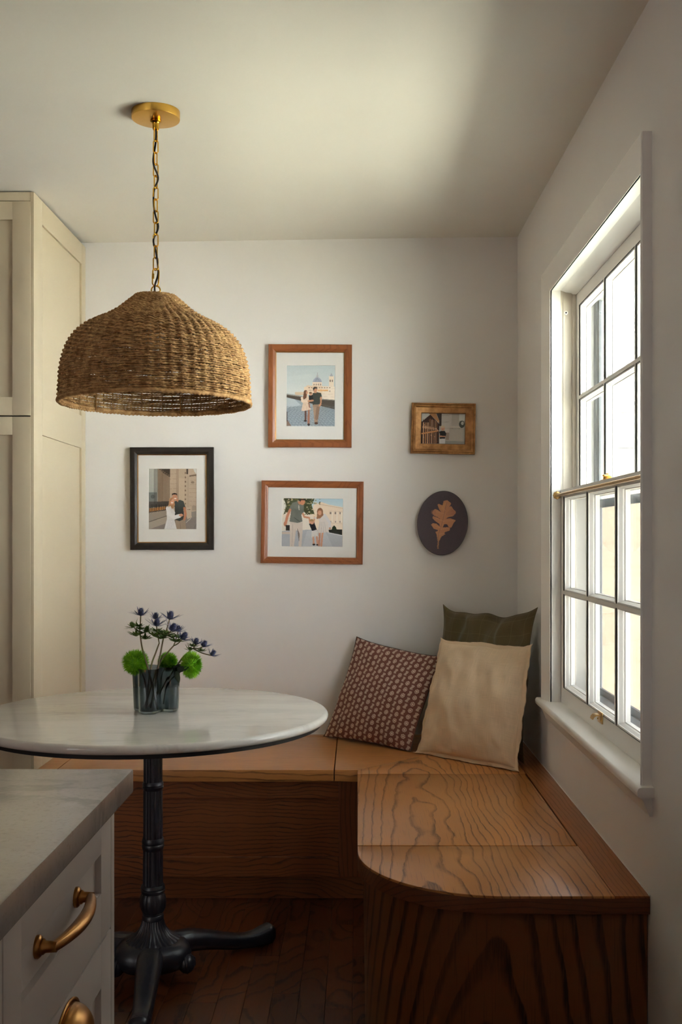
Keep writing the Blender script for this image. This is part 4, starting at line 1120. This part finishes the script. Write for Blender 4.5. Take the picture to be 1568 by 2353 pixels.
def pic_gate():
    c = Canvas(390, 1205, 430, 1462, NX, NY, (170, 158, 146))
    c.rect(390, 430, 560, 1100, (188, 192, 184)); c.rect(540, 430, 760, 1100, (140, 118, 96)); c.rect(640, 430, 760, 1100, (150, 130, 110))
    c.rect(745, 430, 1030, 1200, (176, 158, 138)); c.rect(860, 430, 900, 1200, (162, 142, 122)); c.rect(905, 590, 1000, 1100, (184, 166, 146)); c.rect(1030, 430, 1205, 1160, (178, 160, 142))
    for k in range(9): c.line([(745, 520 + 85 * k), (860, 512 + 85 * k)], 4, (140, 120, 102)); c.line([(1085, 560 + 70 * k), (1205, 545 + 74 * k)], 4, (150, 132, 114))
    for k in range(9): c.ell(1015, 500 + 75 * k, 12, 16, (120, 100, 84))
    c.poly([(1150, 430), (1205, 430), (1205, 520), (1170, 480)], (206, 206, 202)); c.poly([(1080, 540), (1205, 520), (1205, 550), (1085, 565)], (120, 102, 88)); c.ell(1140, 660, 30, 20, (140, 122, 106))
    c.line([(1060, 560), (1060, 1080)], 36, (170, 152, 134)); c.rect(1035, 430, 1060, 520, (70, 58, 50))
    c.ell(460, 905, 36, 34, (80, 84, 84)); c.rect(390, 830, 530, 990, (96, 102, 104), .7)
    for k in range(17): c.line([(400 + 21.5 * k, 430), (400 + 21.5 * k, 1140)], 6.5 if k < 8 else 5, (46, 42, 38))
    c.poly([(560, 430), (752, 430), (752, 570), (640, 500)], (52, 44, 38), .85); [c.ell(600 + 32 * k, 450 + 22 * k, 14, 12, (110, 92, 76)) for k in range(5)]
    c.poly([(390, 990), (740, 985), (740, 1060), (390, 1100)], (44, 40, 38), .75); c.poly([(390, 1105), (690, 1075), (690, 1120), (390, 1165)], (170, 116, 60)); [c.line([(400 + 30 * k, 1040), (400 + 30 * k, 1190 - 4 * k)], 10, (42, 38, 34)) for k in range(10)]
    c.line([(390, 1172), (700, 1128)], 14, (48, 42, 38))
    c.poly([(390, 1195), (720, 1130), (720, 1462), (390, 1462)], (142, 134, 124)); c.line([(390, 1338), (720, 1226)], 9, (74, 68, 62)); c.poly([(390, 1345), (720, 1235), (720, 1400), (390, 1462)], (156, 146, 134))
    c.poly([(400, 1462), (660, 1370), (1205, 1160), (1205, 1462)], (126, 118, 114)); c.poly([(1020, 1340), (1120, 1270), (1205, 1240), (1205, 1150), (1060, 1180)], (132, 124, 118)); c.line([(1030, 1350), (1110, 1275)], 8, (190, 184, 178)); c.line([(1160, 1462), (1205, 1370)], 6, (90, 84, 80))
    c.poly([(1030, 1090), (1110, 1085), (1125, 1260), (1050, 1290), (1030, 1200)], (184, 168, 150)); c.rect(1130, 1060, 1205, 1140, (156, 140, 124)); c.line([(1050, 1130), (1100, 1125)], 8, (96, 82, 72))
    # man and woman
    c.poly([(845, 1310), (1015, 1300), (1030, 1462), (850, 1462)], (150, 132, 114)); c.line([(925, 1350), (935, 1462)], 6, (116, 100, 86))
    c.poly([(830, 985), (930, 960), (985, 985), (1022, 1095), (985, 1110), (990, 1290), (920, 1325), (840, 1300)], (58, 62, 60)); c.line([(1000, 1100), (1020, 1200), (1000, 1290)], 40, (186, 128, 98)); c.poly([(850, 970), (900, 945), (890, 1000)], (186, 128, 98))
    c.ell(838, 910, 44, 66, (194, 140, 112)); c.poly([(784, 890), (790, 852), (830, 842), (872, 856), (878, 900), (862, 872), (806, 868)], (36, 28, 26)); c.ell(842, 938, 20, 8, (232, 222, 214)); c.ell(822, 900, 5, 4, (60, 40, 34)); c.ell(852, 895, 5, 4, (60, 40, 34))
    c.poly([(720, 1060), (790, 1075), (840, 1170), (830, 1310), (870, 1462), (655, 1462), (700, 1290), (690, 1130)], (204, 202, 204)); c.line([(715, 1110), (740, 1200), (830, 1262), (915, 1235)], 66, (212, 210, 212)); c.ell(942, 1222, 36, 24, (196, 142, 116)); [c.line([(740 + 22 * k, 1300), (700 + 34 * k, 1462)], 4, (178, 176, 182)) for k in range(4)]
    c.poly([(745, 935), (800, 915), (830, 960), (835, 1060), (790, 1120), (760, 1060), (722, 1090), (735, 1000)], (176, 132, 96)); c.ell(785, 980, 38, 60, (206, 154, 128)); c.ell(788, 1008, 20, 8, (236, 226, 220)); c.poly([(745, 960), (770, 925), (820, 925), (800, 940), (765, 975), (750, 1040)], (170, 124, 88)); c.ell(770, 968, 5, 4, (70, 46, 38)); c.ell(800, 966, 5, 4, (70, 46, 38))
    return c.noise(2.5)
def pic_palace():
    c = Canvas(350, 1195, 333, 1005, 190, 150, (220, 208, 196)); c.grad(333, 470, (168, 194, 208), (196, 208, 212))
    c.poly([(780, 420), (900, 380), (1000, 415), (1195, 450), (1195, 780), (780, 780)], (224, 206, 188)); c.line([(870, 410), (1195, 465)], 12, (204, 184, 164)); c.line([(1000, 500), (1195, 515)], 6, (206, 188, 170)); c.line([(1000, 670), (1195, 680)], 6, (206, 188, 170))
    for k in range(3): c.rect(1015 + 66 * k, 514, 1036 + 66 * k, 545, (140, 124, 116)); c.rect(1018 + 66 * k, 640, 1036 + 66 * k, 664, (160, 144, 134)); c.rect(1040 + 66 * k, 520, 1056 + 66 * k, 660, (232, 220, 206))
    c.rect(350, 600, 780, 800, (214, 206, 196)); c.poly([(350, 333), (480, 333), (430, 470), (350, 560)], (214, 210, 204)); c.line([(370, 350), (470, 420)], 14, (150, 140, 132))
    c.poly([(370, 333), (800, 333), (760, 420), (800, 545), (700, 560), (640, 500), (470, 500), (370, 560), (410, 440)], (62, 70, 44), .95)
    for k in range(130):
        px, py = rng.uniform(380, 880), rng.uniform(333, 560)
        if px > 800 and py > 420: continue
        c.ell(px, py, rng.uniform(5, 15), rng.uniform(4, 10), [(88, 96, 54), (122, 120, 72), (196, 178, 150), (44, 50, 36), (210, 196, 172)][rng.integers(0, 5)], .85)
    c.poly([(350, 790), (760, 765), (1000, 790), (1195, 840), (1195, 1005), (350, 1005)], (166, 170, 178)); c.poly([(700, 780), (960, 800), (1060, 1005), (640, 1005)], (182, 184, 190), .7)
    c.rect(350, 800, 470, 830, (186, 170, 160)); c.poly([(1000, 765), (1190, 758), (1190, 838), (990, 800)], (40, 44, 40)); c.line([(990, 805), (1190, 845)], 10, (202, 202, 204)); c.poly([(1042, 762), (1050, 730), (1076, 704), (1102, 728), (1112, 762)], (46, 68, 44))
    # man
    c.poly([(462, 660), (640, 665), (640, 760), (625, 1005), (585, 1005), (590, 830), (552, 745), (520, 1005), (465, 1005)], (196, 184, 176)); c.poly([(560, 740), (600, 830), (590, 940)], (120, 108, 104)); c.line([(500, 700), (492, 1000)], 8, (172, 160, 154))
    c.poly([(490, 395), (570, 370), (650, 420), (655, 520), (620, 560), (635, 655), (570, 675), (455, 655), (475, 500), (445, 480)], (110, 114, 108)); c.line([(520, 600), (600, 660)], 10, (84, 88, 84)); c.line([(580, 430), (586, 490)], 12, (190, 186, 178))
    c.line([(460, 495), (425, 580), (400, 690)], 36, (184, 124, 98)); c.ell(393, 690, 18, 34, (184, 124, 98)); c.poly([(402, 706), (458, 704), (460, 782), (408, 782)], (38, 34, 34)); c.line([(640, 545), (660, 590), (720, 600)], 26, (196, 140, 112))
    c.ell(628, 378, 40, 46, (192, 134, 104)); c.poly([(585, 338), (672, 338), (668, 356), (612, 360), (596, 392)], (48, 36, 32)); c.poly([(560, 380), (600, 370), (590, 425)], (186, 128, 100))
    # child
    c.line([(728, 600), (740, 670)], 22, (198, 146, 120)); c.line([(800, 590), (796, 660)], 18, (198, 146, 120)); c.poly([(725, 685), (800, 665), (836, 765), (770, 786)], (36, 38, 48)); c.ell(768, 658, 30, 34, (204, 152, 126)); c.ell(762, 636, 30, 16, (172, 136, 96))
    c.poly([(764, 785), (835, 772), (860, 866), (820, 872), (812, 840), (798, 874), (765, 876)], (206, 202, 200)); c.line([(788, 876), (796, 965)], 24, (196, 146, 122)); c.line([(838, 868), (848, 965)], 24, (196, 146, 122)); c.ell(798, 974, 20, 14, (48, 42, 46)); c.ell(846, 978, 18, 12, (70, 54, 48))
    # woman
    c.line([(876, 815), (870, 985)], 26, (178, 128, 106)); c.line([(915, 815), (900, 990)], 26, (194, 144, 120)); c.poly([(850, 580), (950, 545), (985, 640), (1004, 798), (840, 815), (868, 660)], (208, 200, 196)); c.line([(940, 560), (1010, 660), (1016, 735)], 40, (206, 202, 204)); [c.line([(880 + 20 * k, 660), (862 + 34 * k, 806)], 5, (180, 172, 170)) for k in range(4)]
    c.line([(846, 610), (800, 600)], 20, (206, 200, 200)); c.ell(878, 515, 42, 54, (140, 98, 72)); c.poly([(842, 500), (912, 480), (925, 560), (880, 610), (830, 615)], (152, 108, 80)); c.ell(874, 530, 26, 34, (202, 152, 126)); c.ell(1018, 745, 12, 14, SKIN)
    return c.noise(3.0)
def pic_child():
    c = Canvas(355, 1205, 355, 940, 160, 110, (176, 172, 168)); c.rect(355, 355, 520, 560, (206, 208, 208))
    c.rect(735, 355, 940, 720, (196, 190, 186)); [c.line([(740, 400 + 120 * k), (890, 398 + 120 * k)], 6, (160, 152, 148)) for k in range(3)]; c.rect(940, 355, 1085, 580, (186, 180, 174)); [c.line([(955 + 22 * k, 360), (955 + 22 * k, 560)], 5, (168, 162, 156)) for k in range(6)]
    c.rect(1085, 355, 1205, 490, (210, 210, 208)); c.poly([(910, 590), (1150, 590), (1170, 640), (900, 640)], (196, 190, 182)); c.rect(900, 630, 1165, 880, (182, 178, 172)); c.line([(905, 640), (1160, 650)], 7, (140, 134, 128)); c.ell(1140, 560, 55, 70, (66, 72, 64)); c.ell(1150, 540, 26, 34, (186, 186, 182)); c.rect(1165, 640, 1205, 900, (170, 170, 168))
    c.poly([(820, 880), (1205, 890), (1205, 940), (355, 940), (700, 900)], (150, 150, 150)); c.rect(830, 720, 890, 860, (150, 136, 124)); c.rect(700, 355, 740, 600, (70, 52, 44)); c.poly([(640, 355), (720, 355), (720, 540)], (64, 54, 50))
    c.poly([(355, 520), (520, 380), (700, 560), (700, 940), (355, 940)], (70, 44, 38)); c.poly([(490, 355), (630, 355), (700, 500), (700, 540)], (186, 138, 92))
    for k in range(8):
        x = 395 + 46 * k - 1.3 * k * k; t = 560 - 210 + 26 * k
        c.line([(x, max(540, 400 + 10 * k) if k < 3 else 440 + 10 * k), (x, 930)], 26 - 2.4 * k, [(206, 166, 130), (172, 122, 84)][k % 2]); c.ell(x, 620 + 6 * k, 20 - 2 * k, 34, (214, 176, 140))
    for k in range(30): c.ell(rng.uniform(380, 690), rng.uniform(460, 920), 7, 12, [(60, 34, 30), (214, 180, 150), (150, 96, 60)][rng.integers(0, 3)], .8)
    c.line([(358, 750), (680, 690)], 26, (210, 150, 100)); c.line([(680, 690), (640, 650)], 18, (206, 160, 130))
    c.rect(712, 842, 822, 940, (206, 206, 210)); c.poly([(700, 710), (740, 690), (810, 690), (842, 745), (815, 840), (716, 845), (718, 760)], (26, 24, 32)); c.line([(712, 795), (815, 798)], 24, (198, 142, 116)); c.ell(770, 645, 40, 48, (206, 158, 134)); c.ell(768, 612, 42, 22, (206, 184, 158)); c.ell(768, 660, 10, 5, (150, 80, 70))
    return c.noise(3.0)

YW = YB - 0.0015
def q_at(px, py, Y): v = at(px, py, Y); return Vector((v.x, v.z))
def sweep_frame(mb, corners, profile):
    """profile: (inset from the outer edge, height off the wall); corners TL, TR, BR, BL in (x, z)"""
    TL, TR, BR, BL = corners; rows = []
    e = [(TR - TL).normalized(), (BL - TL).normalized(), (TL - TR).normalized(), (BR - TR).normalized(), (TR - BR).normalized(), (BL - BR).normalized(), (TL - BL).normalized(), (BR - BL).normalized()]
    for ins, h in profile:
        P = [TL + (e[0] + e[1]) * ins, TR + (e[2] + e[3]) * ins, BR + (e[4] + e[5]) * ins, BL + (e[6] + e[7]) * ins]
        rows.append([(p.x, YW - h, p.y) for p in P])
    mb.grid(rows, close_u=True, close_v=True); return rows
def quad_slab(corners, y0, y1):
    TL, TR, BR, BL = corners
    return MB().add([(p.x, y, p.y) for y in (y0, y1) for p in (TL, TR, BR, BL)], [(0, 1, 2, 3), (7, 6, 5, 4), (0, 4, 5, 1), (1, 5, 6, 2), (2, 6, 7, 3), (3, 7, 4, 0)])
def print_mesh(corners, y, cv, parent):
    TL, TR, BR, BL = corners; ny, nx = cv.X.shape
    S, T = np.meshgrid(np.linspace(0, 1, nx), np.linspace(0, 1, ny))
    f = lambda i: ((1 - T) * ((1 - S) * TL[i] + S * TR[i]) + T * ((1 - S) * BL[i] + S * BR[i]))
    V = np.stack([f(0), np.full(S.shape, y), f(1)], -1).reshape(-1, 3)
    i, j = np.meshgrid(np.arange(ny - 1), np.arange(nx - 1), indexing='ij'); a = i * nx + j
    Fq = np.stack([a, a + nx, a + nx + 1, a + 1], -1).reshape(-1, 4)
    o = np_mesh('photo_print', V, Fq, M['print'], parent, WO[parent.name], smooth=False)
    color_attr(o.data, cv.colors().reshape(-1, 3)); return o
def framed(label, outer, prnt, cv, prof, wood, gilt=None, board=True, glass=True, depth=0.020):
    O = [q_at(px, py, YW - depth) for px, py in outer]
    c = (O[0] + O[1] + O[2] + O[3]) / 4
    t = thing('picture_frame', label, 'picture frame', (c.x, YW, c.y), 'framed photographs on the back wall')
    mb = MB(); sweep_frame(mb, O, prof); mb.build('moulding', wood, t, smooth=30)
    iw = max(p[0] for p in prof)
    def ins(e):
        r = sweep_frame(MB(), O, [(e, 0.0)])[0]; return [Vector((p[0], p[2])) for p in r]
    if gilt:
        mb = MB(); sweep_frame(mb, O, [(iw - 0.0005, 0.0105), (iw - 0.0005, 0.0125), (iw + 0.0025, 0.0115), (iw + 0.0025, 0.0085), (iw - 0.0005, 0.0085)]); mb.build('gilt_slip', gilt, t)
    quad_slab(ins(iw - 0.008), YW - 0.004, YW - 0.001).build('backing', M['black'], t)
    P = [q_at(px, py, YW - 0.0065) for px, py in prnt]
    if board:
        mb = MB()      # mat board with a bevelled window
        I = ins(iw - 0.006)
        e = 0.0012
        cen = (P[0] + P[1] + P[2] + P[3]) / 4
        rows = [[(p.x, YW - 0.0045, p.y) for p in I], [(p.x, YW - 0.0075, p.y) for p in I], [(p.x + (p.x - cen.x) * 0.006, YW - 0.0075, p.y + (p.y - cen.y) * 0.006) for p in P], [(p.x, YW - 0.0058, p.y) for p in P]]
        mb.grid(rows, close_u=True); mb.build('mat_board', M['mat_board'], t)
    print_mesh([p for p in P], YW - 0.0056, cv, t)
    if glass: quad_slab(ins(iw - 0.004), YW - 0.0100, YW - 0.0085).build('picture_glass', M['picture_glass'], t)
    return t
flat = [(0, 0), (0, 0.018), (0.0015, 0.020), (0.016, 0.0205), (0.020, 0.0185), (0.028, 0.0150), (0.029, 0.0085), (0.029, 0.0)]
ogee = [(0, 0), (0, 0.019), (0.001, 0.0205), (0.0035, 0.0205), (0.0045, 0.0185), (0.006, 0.0190), (0.013, 0.0175), (0.0175, 0.0155), (0.019, 0.0145), (0.0205, 0.0150), (0.0255, 0.0125), (0.0265, 0.0085), (0.0265, 0)]
framed('tall walnut brown picture frame with a family walking before a domed cathedral', [(617, 790.5), (809.3, 791.5), (808.3, 1028), (616, 1027.3)], [(659.5, 840), (770.3, 840), (769.5, 979.3), (658.8, 979)], pic_cathedral(), flat, M['walnut'], M['frame_gilt'])
framed('black picture frame with a couple hugging beside an iron gate', [(298.2, 1027.6), (490.5, 1027.3), (490.8, 1263.5), (299, 1263.8)], [(342, 1077.4), (451.6, 1077.4), (451.4, 1216), (342, 1216)], pic_gate(), flat, M['black_frame'], M['frame_gilt'])
framed('wide walnut brown picture frame with parents swinging a child by the hands', [(601.3, 1104), (836.2, 1106.6), (833.8, 1297.2), (598.8, 1294)], [(649, 1145), (788.4, 1146.5), (787.5, 1257), (647.3, 1255.7)], pic_palace(), ogee, M['walnut'])
brz = [(0, 0), (0, 0.018), (0.002, 0.021), (0.005, 0.0215), (0.0075, 0.019), (0.009, 0.0215), (0.013, 0.0225), (0.0165, 0.021), (0.018, 0.0185), (0.0195, 0.018), (0.036, 0.0165), (0.039, 0.0150), (0.0405, 0.010), (0.0405, 0)]
framed('small bronze picture frame with a boy folding his arms', [(947.2, 925), (1094.2, 927.2), (1092, 1044.3), (943.8, 1041.4)], [(969.8, 949.5), (1070.2, 950.5), (1068.5, 1020.5), (968.2, 1019)], pic_child(), brz, M['bronze'], None, board=False)

# oval plaque with a painted oak leaf
def plaque():
    Yf = YW - 0.022
    c = at(1017.7, 1201.9, Yf); rx = 58.6 * Yf / F; rz_ = 74.2 * Yf / F
    t = thing('oval_plaque', 'dark purple oval plaque painted with a copper oak leaf below the bronze frame', 'plaque', (c.x, YW, c.z))
    tilt = math.radians(4.0); n = 96
    def P(r, a): x, z = rx * r * math.cos(a), rz_ * r * math.sin(a); return c.x + x * math.cos(tilt) - z * math.sin(tilt) * -1 * 0.9, c.z + z * math.cos(tilt) - x * math.sin(tilt) * 0.6
    rows = []
    for r, h in ((0.97, 0.0), (0.985, 0.004), (1.0, 0.018), (0.995, 0.021), (0.985, 0.022)):
        rows.append([(P(r, 2 * PI * k / n)[0], YW - h, P(r, 2 * PI * k / n)[1]) for k in range(n)])
    MB().grid(rows, close_u=True, cap=False).build('plaque_edge', mat('plaque_edge', rgb(62, 50, 48), 0.6), t, smooth=40)
    # painted face sampled from a small canvas in the zoom's units
    cv = Canvas(150, 1380, 140, 1660, 246, 304, (78, 68, 76)); cv.noise(1.5)
    leafc = (176, 124, 92)
    L = [(870, 385), (955, 460), (940, 500), (905, 535), (960, 520), (1000, 590), (1050, 630), (1062, 670), (1000, 745), (900, 765), (830, 800), (940, 795), (1060, 840), (1010, 905), (960, 1000), (930, 1010), (895, 985), (860, 930), (800, 925), (765, 1000), (850, 990), (935, 1000), (920, 1070), (820, 1100), (800, 1130), (825, 1150), (740, 1200), (680, 1310), (668, 1470), (635, 1475), (650, 1330), (625, 1150), (595, 1100), (640, 1085), (665, 1060), (560, 1025), (500, 935), (540, 905), (620, 910), (700, 980), (690, 920), (600, 860), (530, 790), (545, 745), (640, 770), (735, 835), (650, 765), (560, 730), (525, 660), (590, 580), (660, 610), (730, 655), (690, 600), (645, 490), (680, 470), (760, 505), (785, 405)]
    cv.poly(L, leafc); cv.ell(835, 960, 48, 34, (80, 70, 78))
    cv.line([(850, 440), (800, 700), (760, 860), (700, 1050), (660, 1200), (650, 1470)], 16, (150, 110, 90))
    for a_, b_ in (((800, 690), (600, 640)), ((770, 850), (600, 790)), ((720, 1010), (560, 950)), ((830, 620), (720, 520)), ((800, 720), (1000, 650)), ((770, 860), (1000, 840)), ((710, 1040), (900, 1020)), ((680, 1150), (790, 1130))): cv.line([a_, b_], 12, (190, 142, 108), .7)
    cv.poly([(850, 430), (790, 640), (720, 580), (780, 450)], (190, 138, 92), .6); cv.poly([(820, 720), (1000, 740), (1040, 660), (960, 560)], (160, 112, 88), .6); cv.ell(560, 660, 60, 60, (160, 110, 90), .5); cv.ell(1000, 660, 50, 60, (164, 108, 88), .5)
    col = cv.colors(); NR, NA = 90, 240
    V = [(c.x, YW - 0.0222, c.z)]; UV = [(765, 900)]
    for i in range(1, NR + 1):
        for k in range(NA):
            x, z = P(0.987 * i / NR, 2 * PI * k / NA); V.append((x, YW - 0.0222, z))
            UV.append((188 + 1150 * ((x - c.x) / (2 * rx) + 0.5), 900 - 1450 * (z - c.z) / (2 * rz_)))
    fs = [(0, 1 + k, 1 + (k + 1) % NA) for k in range(NA)]
    for i in range(NR - 1):
        for k in range(NA):
            a_ = 1 + i * NA + k; b_ = 1 + i * NA + (k + 1) % NA; fs.append((a_, a_ + NA, b_ + NA, b_))
    mb = MB(); mb.v = V; mb.f = fs; o = mb.build('painted_face', M['plaque'], t)
    ii = [(int(min(303, max(0, round((v - 140) / 1520 * 303)))), int(min(245, max(0, round((u - 150) / 1230 * 245))))) for u, v in UV]
    color_attr(o.data, np.array([col[a_, b_] for a_, b_ in ii]))
plaque()

# ------------------------------------------------------------------ cushions
def print_pattern(t, u, v, c):
    """block print: rows of small round blossoms alternating with leafy sprigs"""
    NXc, NYc = 17.0, 15.0
    cu = t.math('MULTIPLY', u, NXc); cvv = t.math('MULTIPLY', v, NYc)
    iu = t.math('FLOOR', cu)
    par = t.math('MODULO', iu, 2.0)
    cvv = t.math('ADD', cvv, t.math('MULTIPLY', par, 0.5))
    fu = t.math('SUBTRACT', t.math('FRACT', cu), 0.5); fv = t.math('SUBTRACT', t.math('FRACT', cvv), 0.5)
    jit = t.math('MULTIPLY', t.math('SUBTRACT', t.noise(t.comb(cu, cvv, 0.0), 5.0, 2), 0.5), 0.30)
    r = t.math('SQRT', t.math('ADD', t.math('MULTIPLY', fu, fu), t.math('MULTIPLY', fv, fv)))
    ang = t.math('ARCTAN2', fv, fu)
    rr = t.math('ADD', r, t.math('ADD', t.math('MULTIPLY', t.math('SINE', t.math('MULTIPLY', ang, 7.0)), 0.025), t.math('MULTIPLY', jit, 0.4)))
    blossom = t.smooth(rr, 0.31, 0.37, 1.0, 0.0)
    hole = t.math('MULTIPLY', t.smooth(rr, 0.13, 0.17), t.smooth(rr, 0.21, 0.25, 1.0, 0.0))
    blossom = t.math('MULTIPLY', blossom, t.math('SUBTRACT', 1.0, hole))
    wig = t.math('SUBTRACT', fu, t.math('MULTIPLY', t.math('SINE', t.math('MULTIPLY', fv, 9.0)), 0.10))
    leaf = t.math('MULTIPLY', t.smooth(t.math('ABSOLUTE', t.math('ADD', wig, jit)), 0.20, 0.27, 1.0, 0.0), t.smooth(t.math('ABSOLUTE', fv), 0.34, 0.40, 1.0, 0.0))
    stripe = t.smooth(t.math('SINE', t.math('ADD', t.math('MULTIPLY', fv, 34.0), t.math('MULTIPLY', t.math('ABSOLUTE', fu), 26.0))), -0.75, -0.25)
    leaf = t.math('MULTIPLY', leaf, stripe)
    mo = t.math('ADD', t.math('MULTIPLY', blossom, par), t.math('MULTIPLY', leaf, t.math('SUBTRACT', 1.0, par)))
    worn = t.smooth(t.noise(t.comb(t.math('MULTIPLY', u, 60.0), t.math('MULTIPLY', v, 60.0), 0.0), 2.0, 2), 0.25, 0.55, 0.55, 1.0)
    return t.mix(t.math('MULTIPLY', t.math('MULTIPLY', mo, worn), 0.95), c, rgb(222, 200, 182))
def check_pattern(t, u, v, c):
    for q, n in ((u, 9.0), (v, 9.0)):
        f = t.math('ABSOLUTE', t.math('SUBTRACT', t.math('FRACT', t.math('MULTIPLY', q, n)), 0.5))
        c = t.mix(t.math('MULTIPLY', t.smooth(f, 0.012, 0.03, 1.0, 0.0), 0.22), c, rgb(140, 132, 104))
    return c
M['cush_print'] = fabric('block_print_cotton', rgb(120, 78, 68), 0.95, 1200, print_pattern)
M['cush_back'] = fabric('plain_brown_cotton', rgb(74, 66, 56), 0.95, 1200)
M['cush_olive'] = fabric('olive_checked_linen', rgb(92, 82, 58), 0.95, 1000, check_pattern)
M['cush_linen'] = fabric('beige_linen', rgb(220, 196, 166), 0.95, 1000)

def cushion(label, TL, TR, BR, BL, T, front, back, facing, flange=0.0, cin=0.055, crumple=0.004, seed=0, piping=0.0, sag=0.25, pw=0.42, ear=3.0, wave=0.0):
    TL, TR, BR, BL = map(Vector, (TL, TR, BR, BL))
    cen = (TL + TR + BR + BL) / 4
    nrm = (TR - TL).cross(BL - TL).normalized()
    if nrm.dot(Vector(facing)) < 0: nrm = -nrm
    base = (BL + BR) / 2
    t = thing('cushion', label, 'cushion', base, 'cushions in the bench corner')
    N = 56
    def pos(s_, q_, h):
        u, v = 2 * s_ - 1, 2 * q_ - 1          # q_: 0 bottom, 1 top
        su = 0.5 + (s_ - 0.5) * (1 - cin * (1 - abs(v) ** ear)); sq = 0.5 + (q_ - 0.5) * (1 - cin * (1 - abs(u) ** ear))
        p = (1 - sq) * ((1 - su) * BL + su * BR) + sq * ((1 - su) * TL + su * TR)
        return p + nrm * h
    pos0 = pos
    def pos(s_, q_, h):
        p = pos0(s_, q_, h)
        if wave:                               # a slumped, rumpled upper edge
            k = q_ ** 3 * math.sin(PI * s_) ** 0.7
            p.z -= wave * k * (0.55 + 0.45 * math.sin(9.5 * s_ + 0.8) * (1 - 0.4 * s_) + 0.25 * math.sin(21 * s_))
        p.z = max(p.z, SZ + 0.0010 + 0.004 * (1 - min(1.0, abs(h) * 60)))    # the fabric rests on the seat
        return p
    def face(sg, name, m):
        rows = []; uv = []
        for j in range(N + 1):
            row = []
            for i in range(N + 1):
                s_ = 0.5 - 0.5 * math.cos(PI * i / N) if False else i / N
                q_ = j / N
                s_ = s_ * 0.6 + 0.4 * (0.5 - 0.5 * math.cos(PI * s_)); q_ = q_ * 0.6 + 0.4 * (0.5 - 0.5 * math.cos(PI * q_))
                u, v = 2 * s_ - 1, 2 * q_ - 1
                b = max(0.0, (1 - u * u) * (1 - v * v))
                h = T * b ** pw * (1 - sag * v * 0.6)
                if b > 0:
                    e = min(1.0, b * 6)
                    k = mnoise.noise(Vector((u * 2.2 + seed, v * 2.2, sg * 3.0 + seed))) * crumple * 1.6 + mnoise.noise(Vector((u * 5 + seed, v * 3.0 + u * 2, sg * 7.0))) * crumple
                    edge = max(abs(u), abs(v)); 
                    pk = math.sin(12 * (u if abs(v) > abs(u) else v) + seed + 1.3 * math.sin(5 * u + 3 * v)) * crumple * 0.55 * max(0, (edge - 0.55) / 0.45)
                    h += (k + pk) * e
                row.append(pos(s_, q_, sg * h)); uv.append((s_, q_))
            rows.append(row)
        o = MB().grid(rows).build(name, m, t, smooth=180, fix=False)
        me = o.data
        if sg < 0: me.flip_normals()
        ul = me.uv_layers.new(name='UVMap')
        idx = np.zeros(len(me.loops), np.int32); me.loops.foreach_get('vertex_index', idx)
        ul.data.foreach_set('uv', np.array(uv, np.float32)[idx].ravel())
        # make the front faces look outwards
        if me.polygons[len(me.polygons) // 2].normal.dot(nrm * sg) < 0: me.flip_normals()
        return o
    f1 = face(1, 'front_cover', front); face(-1, 'back_cover', back)
    # border: flange or piped seam
    ring_ = []
    n4 = 40
    for k in range(n4): ring_.append((k / n4, 0.0))
    for k in range(n4): ring_.append((1.0, k / n4))
    for k in range(n4): ring_.append((1 - k / n4, 1.0))
    for k in range(n4): ring_.append((0.0, 1 - k / n4))
    if flange > 0:
        rows = []
        for i, (s_, q_) in enumerate(ring_):
            u, v = 2 * s_ - 1, 2 * q_ - 1
            p = pos(s_, q_, 0); pi_ = pos(0.5 + (s_ - 0.5) * 0.97, 0.5 + (q_ - 0.5) * 0.97, 0)
            od = (p - pi_).normalized()
            wob = 0.0035 * math.sin(i * 0.55 + seed) + 0.002 * math.sin(i * 1.7)
            out = p + od * flange + nrm * wob
            out.z = max(out.z, 0.4615 + 0.0012)
            rows.append([pi_ + nrm * 0.003, p + nrm * 0.0030, out + nrm * 0.0014, out - nrm * 0.0014, p - nrm * 0.003, pi_ - nrm * 0.003])
        MB().grid(rows, close_u=True, close_v=True).build('flange', front, t, smooth=60)
    else:
        pts = [pos(s_, q_, 0) for s_, q_ in ring_]
        MB().tube(pts, piping or 0.0016, 6, closed=True).build('seam', back, t, smooth=60)
    return t
def px3(px, py, Y): return at(px, py, Y)
zb_ = SZ + 0.004
cushion('large dark olive cushion standing at the back of the corner behind the others', at(1019, 1389, 4.125), at(1236, 1396, 3.640), (0.575, 3.600, zb_), (0.275, 4.085, zb_), 0.044, M['cush_olive'], M['cush_olive'], (-1, -0.6, 0), cin=0.10, crumple=0.013, seed=3.1, pw=0.48, ear=4.0, wave=0.016)
cushion('reddish brown cushion block printed with small pale blossoms, leftmost of the three', at(820, 1463, 4.145), at(1020, 1509, 3.930), at(944, 1730, 3.815), at(744, 1694, 4.105), 0.050, M['cush_print'], M['cush_back'], (-0.6, -0.7, 0), cin=0.06, crumple=0.0065, seed=8.3, pw=0.5)
cushion('beige linen cushion with a flanged edge in front of the olive one', at(1015, 1470, 3.935), at(1219, 1487, 3.625), at(1188, 1771, 3.490), at(960, 1731, 3.800), 0.057, M['cush_linen'], M['cush_linen'], (-0.7, -0.7, 0), flange=0.014, cin=0.05, crumple=0.0095, seed=1.7, pw=0.5, ear=7.0, wave=0.006)
